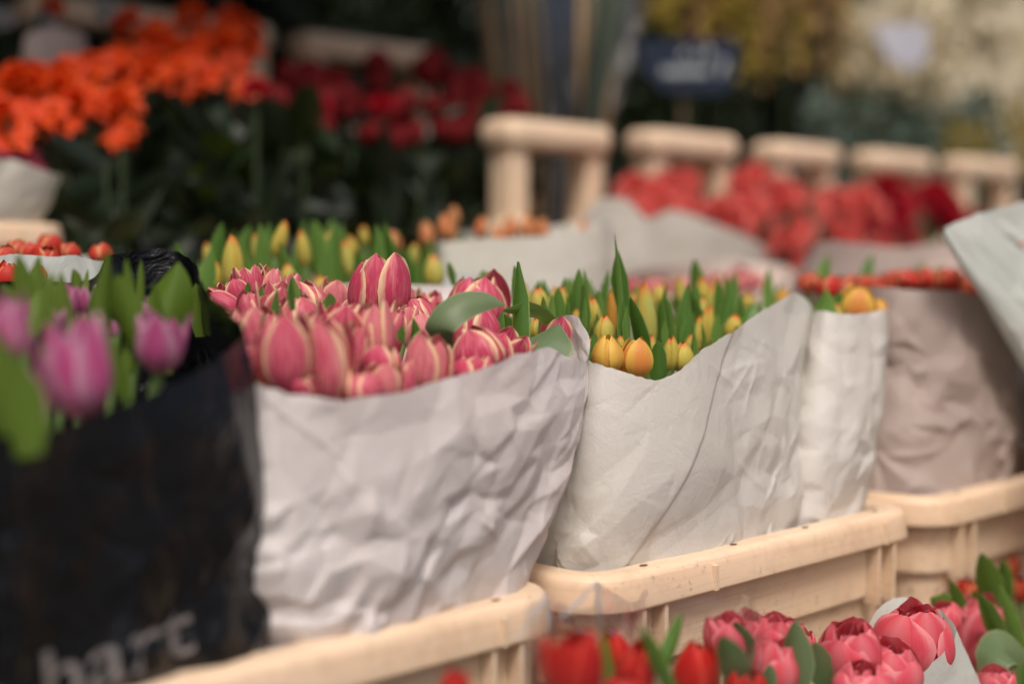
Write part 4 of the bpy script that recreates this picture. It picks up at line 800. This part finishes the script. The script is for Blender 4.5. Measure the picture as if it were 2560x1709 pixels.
# orange lilies
OR = 'orange lily in the low cluster at the far left'
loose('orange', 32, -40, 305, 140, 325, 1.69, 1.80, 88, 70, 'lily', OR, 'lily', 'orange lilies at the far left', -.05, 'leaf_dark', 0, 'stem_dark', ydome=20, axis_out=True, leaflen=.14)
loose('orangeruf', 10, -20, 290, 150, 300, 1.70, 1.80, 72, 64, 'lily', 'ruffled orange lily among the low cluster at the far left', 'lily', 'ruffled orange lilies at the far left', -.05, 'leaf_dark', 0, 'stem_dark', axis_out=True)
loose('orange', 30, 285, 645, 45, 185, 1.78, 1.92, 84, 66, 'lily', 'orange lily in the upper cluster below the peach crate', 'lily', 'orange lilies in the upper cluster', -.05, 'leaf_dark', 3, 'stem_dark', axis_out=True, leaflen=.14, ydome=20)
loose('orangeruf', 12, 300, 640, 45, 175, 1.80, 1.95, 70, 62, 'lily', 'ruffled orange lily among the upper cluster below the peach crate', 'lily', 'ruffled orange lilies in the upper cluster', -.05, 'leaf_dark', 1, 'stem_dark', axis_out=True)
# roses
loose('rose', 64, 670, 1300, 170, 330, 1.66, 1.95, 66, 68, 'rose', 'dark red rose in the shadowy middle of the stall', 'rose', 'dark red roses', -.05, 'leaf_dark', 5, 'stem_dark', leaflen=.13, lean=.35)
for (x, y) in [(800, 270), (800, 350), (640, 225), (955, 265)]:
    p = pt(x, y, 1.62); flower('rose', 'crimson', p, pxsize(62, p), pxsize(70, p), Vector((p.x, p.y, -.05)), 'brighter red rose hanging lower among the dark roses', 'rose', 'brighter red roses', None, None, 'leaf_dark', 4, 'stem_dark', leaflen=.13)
# dark leafy stems filling the shade between the flowers
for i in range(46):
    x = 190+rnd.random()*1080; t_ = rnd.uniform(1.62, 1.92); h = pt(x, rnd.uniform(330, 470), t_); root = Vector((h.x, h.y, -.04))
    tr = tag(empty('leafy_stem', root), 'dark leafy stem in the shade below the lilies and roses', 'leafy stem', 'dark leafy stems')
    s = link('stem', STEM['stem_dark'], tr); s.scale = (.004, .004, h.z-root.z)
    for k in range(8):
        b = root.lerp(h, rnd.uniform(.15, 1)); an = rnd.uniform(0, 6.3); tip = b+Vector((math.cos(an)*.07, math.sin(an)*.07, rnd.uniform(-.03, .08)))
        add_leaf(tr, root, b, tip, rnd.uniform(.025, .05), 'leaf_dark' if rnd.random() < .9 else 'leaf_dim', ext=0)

# tall bare branches bundle, sign
def spray_mesh(name, mat, n, L, wid, spread, seed, fmin=.25):
    r = random.Random(seed); mb = MB()
    for k in range(n):
        f = r.uniform(fmin, 1); an = r.uniform(0, 6.3); b = Vector((0, 0, f)); o = Vector((math.cos(an), math.sin(an), r.uniform(-.2, .9))).normalized()*spread*(1.15-f*.6)*r.uniform(.5, 1)
        c = b+o; q = Vector((r.uniform(-1, 1), r.uniform(-1, 1), r.uniform(-.3, 1))).normalized().to_track_quat('Z', 'Y')
        P = np.zeros((4, 3, 3)); U = np.zeros((4, 3, 2))
        for i in range(4):
            for j in range(3):
                a = i/3; P[i, j] = c + q @ Vector(((j-1)*wid*math.sin(math.pi*min(.12+a*.9, 1)), .15*wid*abs(j-1), (a-.5)*L)); U[i, j] = (j/2, a)
        mb.grid(P, U)
    return mb.build(name, M[mat])
def sprig(name, x, ytop, t_, zroot, me, label, cat, group, wscale, part='foliage', stem='stem_dark', lean=None):
    h = pt(x, ytop, t_); root = Vector((h.x, h.y, zroot)) if lean is None else Vector((h.x+lean, h.y, zroot))
    t = tag(empty(name, root), label, cat, group); d = h-root
    s = link('stem', STEM[stem], t); s.rotation_mode = 'QUATERNION'; s.rotation_quaternion = axis_quat(d, 0); s.scale = (.004, .004, d.length*.97)
    f = link(part, me, t); f.rotation_mode = 'QUATERNION'; f.rotation_quaternion = axis_quat(d, rnd.uniform(0, 6.3)); f.scale = (wscale, wscale, d.length); return t
for i in range(15):
    x0 = 1330+rnd.uniform(-20, 130); p0 = pt(x0, 300, 2.02+rnd.uniform(-.05, .05)); p0.z = -.1; x1 = 1400+(x0-1395)*2.4+rnd.uniform(-20, 20); p1 = pt(x1, rnd.uniform(-200, -40), 2.05)
    mb = MB(); m_ = p0.lerp(p1, .5)+Vector((rnd.uniform(-.01, .01), 0, 0)); mb.tube([p0-p0, m_-p0, p1-p0], [rnd.uniform(.005, .012), .008, .005], 6)
    o = link('bare_branch', mb.build('bare_branch', M[rnd.choice(['bark', 'bark', 'tan', 'tan', 'stem_dark'])])); o.location = p0; tag(o, 'long bare branch in the tall bundle above the collared crate', 'branch', 'tall bundle of bare branches')
for i in range(3):
    p0 = pt(1470+i*12, 270, 1.98); p1 = pt(1510+i*22, -60, 2.0); e = tag(empty('strap_leaf', p0), 'long green strap leaf beside the bare branches', 'leaf', 'strap leaves beside the branches')
    add_leaf(e, p0, p0, p1, .03, 'leaf_dim' if i == 1 else 'leaf_dark', ext=.3)
bag('cellophane_wrap', ringpx([(1200, -60, 2.02), (1250, -70, 1.95), (1400, -80, 1.93), (1560, -70, 1.95), (1640, -50, 2.05), (1560, -50, 2.15), (1350, -50, 2.15)]), ringst([(1.93, 1.98), (1.95, 1.96), (2.02, 1.95), (2.10, 1.96), (2.12, 2.0), (2.08, 2.06), (1.98, 2.06)], -.05), 'film_thin', 141, 'clear film sleeve round the tall bare branches', 'cellophane', nu=120, nv=60, amp=1.0)
def sign():
    t_ = 1.98; c = pt(1725, 165, t_); base = Vector((c.x, c.y, .0)); root = tag(empty('price_sign', base), 'dark blue slate sign with chalk writing standing over the collared crates', 'sign')
    fr = [pt(x, y, t_) for (x, y) in ((1590, 98), (1850, 100), (1838, 200), (1810, 236), (1660, 230), (1610, 180))]
    n = len(fr); off = st(0, .012, 0); V = [p-base for p in fr]+[p+off-base for p in fr]
    F = [tuple(range(n)), tuple(reversed(range(n, 2*n)))]+[(i, n+i, n+(i+1) % n, (i+1) % n) for i in range(n)]
    link('board', mesh('board', V, F, M['slate'], [(0, 0)]*len(V), False), root)
    mb = MB(); mb.tube([c+st(0, .02, 0)-base+Vector((0, 0, -.03)), Vector((0, 0, -.25))+st(0, .02, 0)], [.006, .006], 8); link('stake', mb.build('stake', M['bark']), root)
    mb = MB(); r = random.Random(3)
    def stroke(L): 
        mb.tube([pt(x, y, t_)-base-st(0, .001, 0) for (x, y) in L], [.0045]*len(L), 5)
    x = 1655
    for k in range(6):
        stroke([(x, 190), (x+6, 172), (x+12, 190), (x+18, 178)]); x += 19
    stroke([(1700, 150), (1712, 130), (1728, 150)]); stroke([(1762, 150), (1772, 120), (1778, 150)]); stroke([(1800, 190), (1812, 150)]); stroke([(1735, 140), (1752, 138)])
    link('chalk_writing', mb.build('chalk_writing', M['chalk']), root)
sign()

# ================================================================== BACK ROW
crate(1.15, 1.655, 2.3, 2.64, .28, .16, 'peach crate on the top step behind the upper orange lilies', collar=.462)
crate(1.725, 2.10, 2.3, 2.64, .28, .16, 'peach crate on the top step above the dark roses', collar=.460)
crate(.62, 1.08, 2.3, 2.64, .28, .16, 'peach crate on the top step at the far left corner')
EUC = [spray_mesh('foliage', 'eucalyptus', 60, .10, .30, .8, i) for i in range(2)]
DK = [spray_mesh('foliage', 'leaf_dark', 80, .12, .30, .9, i+4) for i in range(2)]
OL = [spray_mesh('foliage', 'leaf_olive_green', 60, .10, .22, .9, i+8) for i in range(2)]
TANM = [spray_mesh('plume', 'tan', 80, .10, .12, .9, i+12, .6) for i in range(2)]
CRM = [spray_mesh('plume', 'cream', 280, .12, .17, .95, i+16, .5) for i in range(2)]
BGE = [spray_mesh('plume', 'beige', 90, .10, .13, .9, i+32, .55) for i in range(2)]
MIM = [spray_mesh('blossom', 'mimosa', 110, .05, .16, .9, i+20, .72) for i in range(2)]
PUR = [spray_mesh('blossom', 'purple', 90, .05, .14, .9, i+24, .75) for i in range(2)]
def field(n, x0, x1, y0, y1, t0, t1, zr, ms, name, label, cat, group, ws, part='foliage', stem='stem_dark'):
    for i in range(n):
        sprig(name, x0+(x1-x0)*((i*.618+rnd.random()*.2) % 1), rnd.uniform(y0, y1), rnd.uniform(t0, t1), zr, rnd.choice(ms), label, cat, group, ws*rnd.uniform(.8, 1.2), part, stem)
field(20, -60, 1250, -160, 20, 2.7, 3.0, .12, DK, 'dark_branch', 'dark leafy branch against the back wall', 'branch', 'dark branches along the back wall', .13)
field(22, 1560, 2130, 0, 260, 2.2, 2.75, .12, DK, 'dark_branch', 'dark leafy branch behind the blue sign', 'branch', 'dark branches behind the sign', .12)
field(16, 1640, 2080, -60, 70, 2.15, 2.5, .12, MIM, 'yellow_sprig', 'olive yellow blossom sprig above the blue sign', 'sprig', 'yellow sprigs above the sign', .12, 'blossom')
field(4, 1890, 2080, -60, 20, 2.1, 2.3, .12, TANM, 'dried_grass', 'tan dried grass plume above the sign', 'dried grass', 'tan grass plumes', .10, 'plume')
field(3, 1700, 1860, 60, 110, 2.1, 2.3, .12, PUR, 'purple_sprig', 'purple blossom sprig at the top corner of the sign', 'sprig', 'purple sprigs by the sign', .05, 'blossom')
field(16, 2080, 2420, 90, 240, 2.1, 2.6, .12, BGE, 'dried_grass', 'beige dried grass plume in the upper right', 'dried grass', 'dried grass plumes in the upper right', .12, 'plume')
field(13, 2000, 2520, 270, 345, 1.97, 2.2, .05, EUC, 'eucalyptus_branch', 'grey green eucalyptus branch at the right', 'branch', 'eucalyptus branches', .10)
field(26, 2260, 2640, -120, 60, 2.3, 2.8, .12, CRM, 'pampas_plume', 'tall cream pampas plume in the bright top right corner', 'plume', 'cream pampas plumes', .16, 'plume')
field(20, 2150, 2600, 90, 240, 2.1, 2.6, .12, CRM, 'pampas_plume', 'short cream plume below the pampas in the right corner', 'plume', 'short cream plumes', .11, 'plume')
field(4, 2380, 2600, 330, 380, 1.9, 2.0, .05, MIM, 'yellow_sprig', 'orange blossom sprig at the right end of the collared crates', 'sprig', 'orange sprigs at the right end', .07, 'blossom')
# white price card among the dried flowers
def card():
    t_ = 2.0; base = pt(2255, 170, t_); base.z = .12; root = tag(empty('price_card', base), 'white lilac price card among the dried grasses', 'price card')
    fr = [pt(x, y, t_) for (x, y) in ((2180, 62), (2320, 56), (2318, 150), (2270, 178), (2215, 140))]; n = len(fr); off = st(0, .004, 0)
    V = [p-base for p in fr]+[p+off-base for p in fr]; F = [tuple(range(n)), tuple(reversed(range(n, 2*n)))]+[(i, n+i, n+(i+1) % n, (i+1) % n) for i in range(n)]
    link('card', mesh('card', V, F, M['white_card'], [(0, 0)]*len(V), False), root)
    c = pt(2255, 150, t_); mb = MB(); mb.tube([c-base+st(0, .008, 0), Vector((0, 0, 0))+st(0, .008, 0)], [.005, .005], 8); link('stake', mb.build('stake', M['bark']), root)
card()
# small pale blooms at the upper left and a sleeve behind the lilies
for (x, y, k, lab) in [(8, 48, 'whiteflower', 'pale bloom at the top left edge'), (110, 55, 'whiteflower', 'pale bloom below the orange spot at the top left'), (265, 25, 'whiteflower', 'greyish bloom left of the top peach crate'), (130, 20, 'orangeruf', 'single dull orange bloom at the top left')]:
    p = pt(x, y, 2.1); flower('blossom', k, p, pxsize(60, p), pxsize(60, p), Vector((p.x, p.y, .12)), lab, 'blossom', None, Vector((0, -1, .6)), None, 'leaf_dark', 3, 'stem_dark')
bag('paper_wrap', ringpx([(60, 95, 2.02), (110, 70, 2.0), (205, 80, 2.02), (200, 85, 2.1), (120, 75, 2.12)]), ringst([(1.02, 2.05), (1.05, 2.03), (1.10, 2.05), (1.10, 2.1), (1.05, 2.11)], .12), 'paper_rose', 151, 'dim paper sleeve behind the low orange lilies', 'paper wrap', nu=60, nv=30)
for o in bpy.data.objects: done(o)
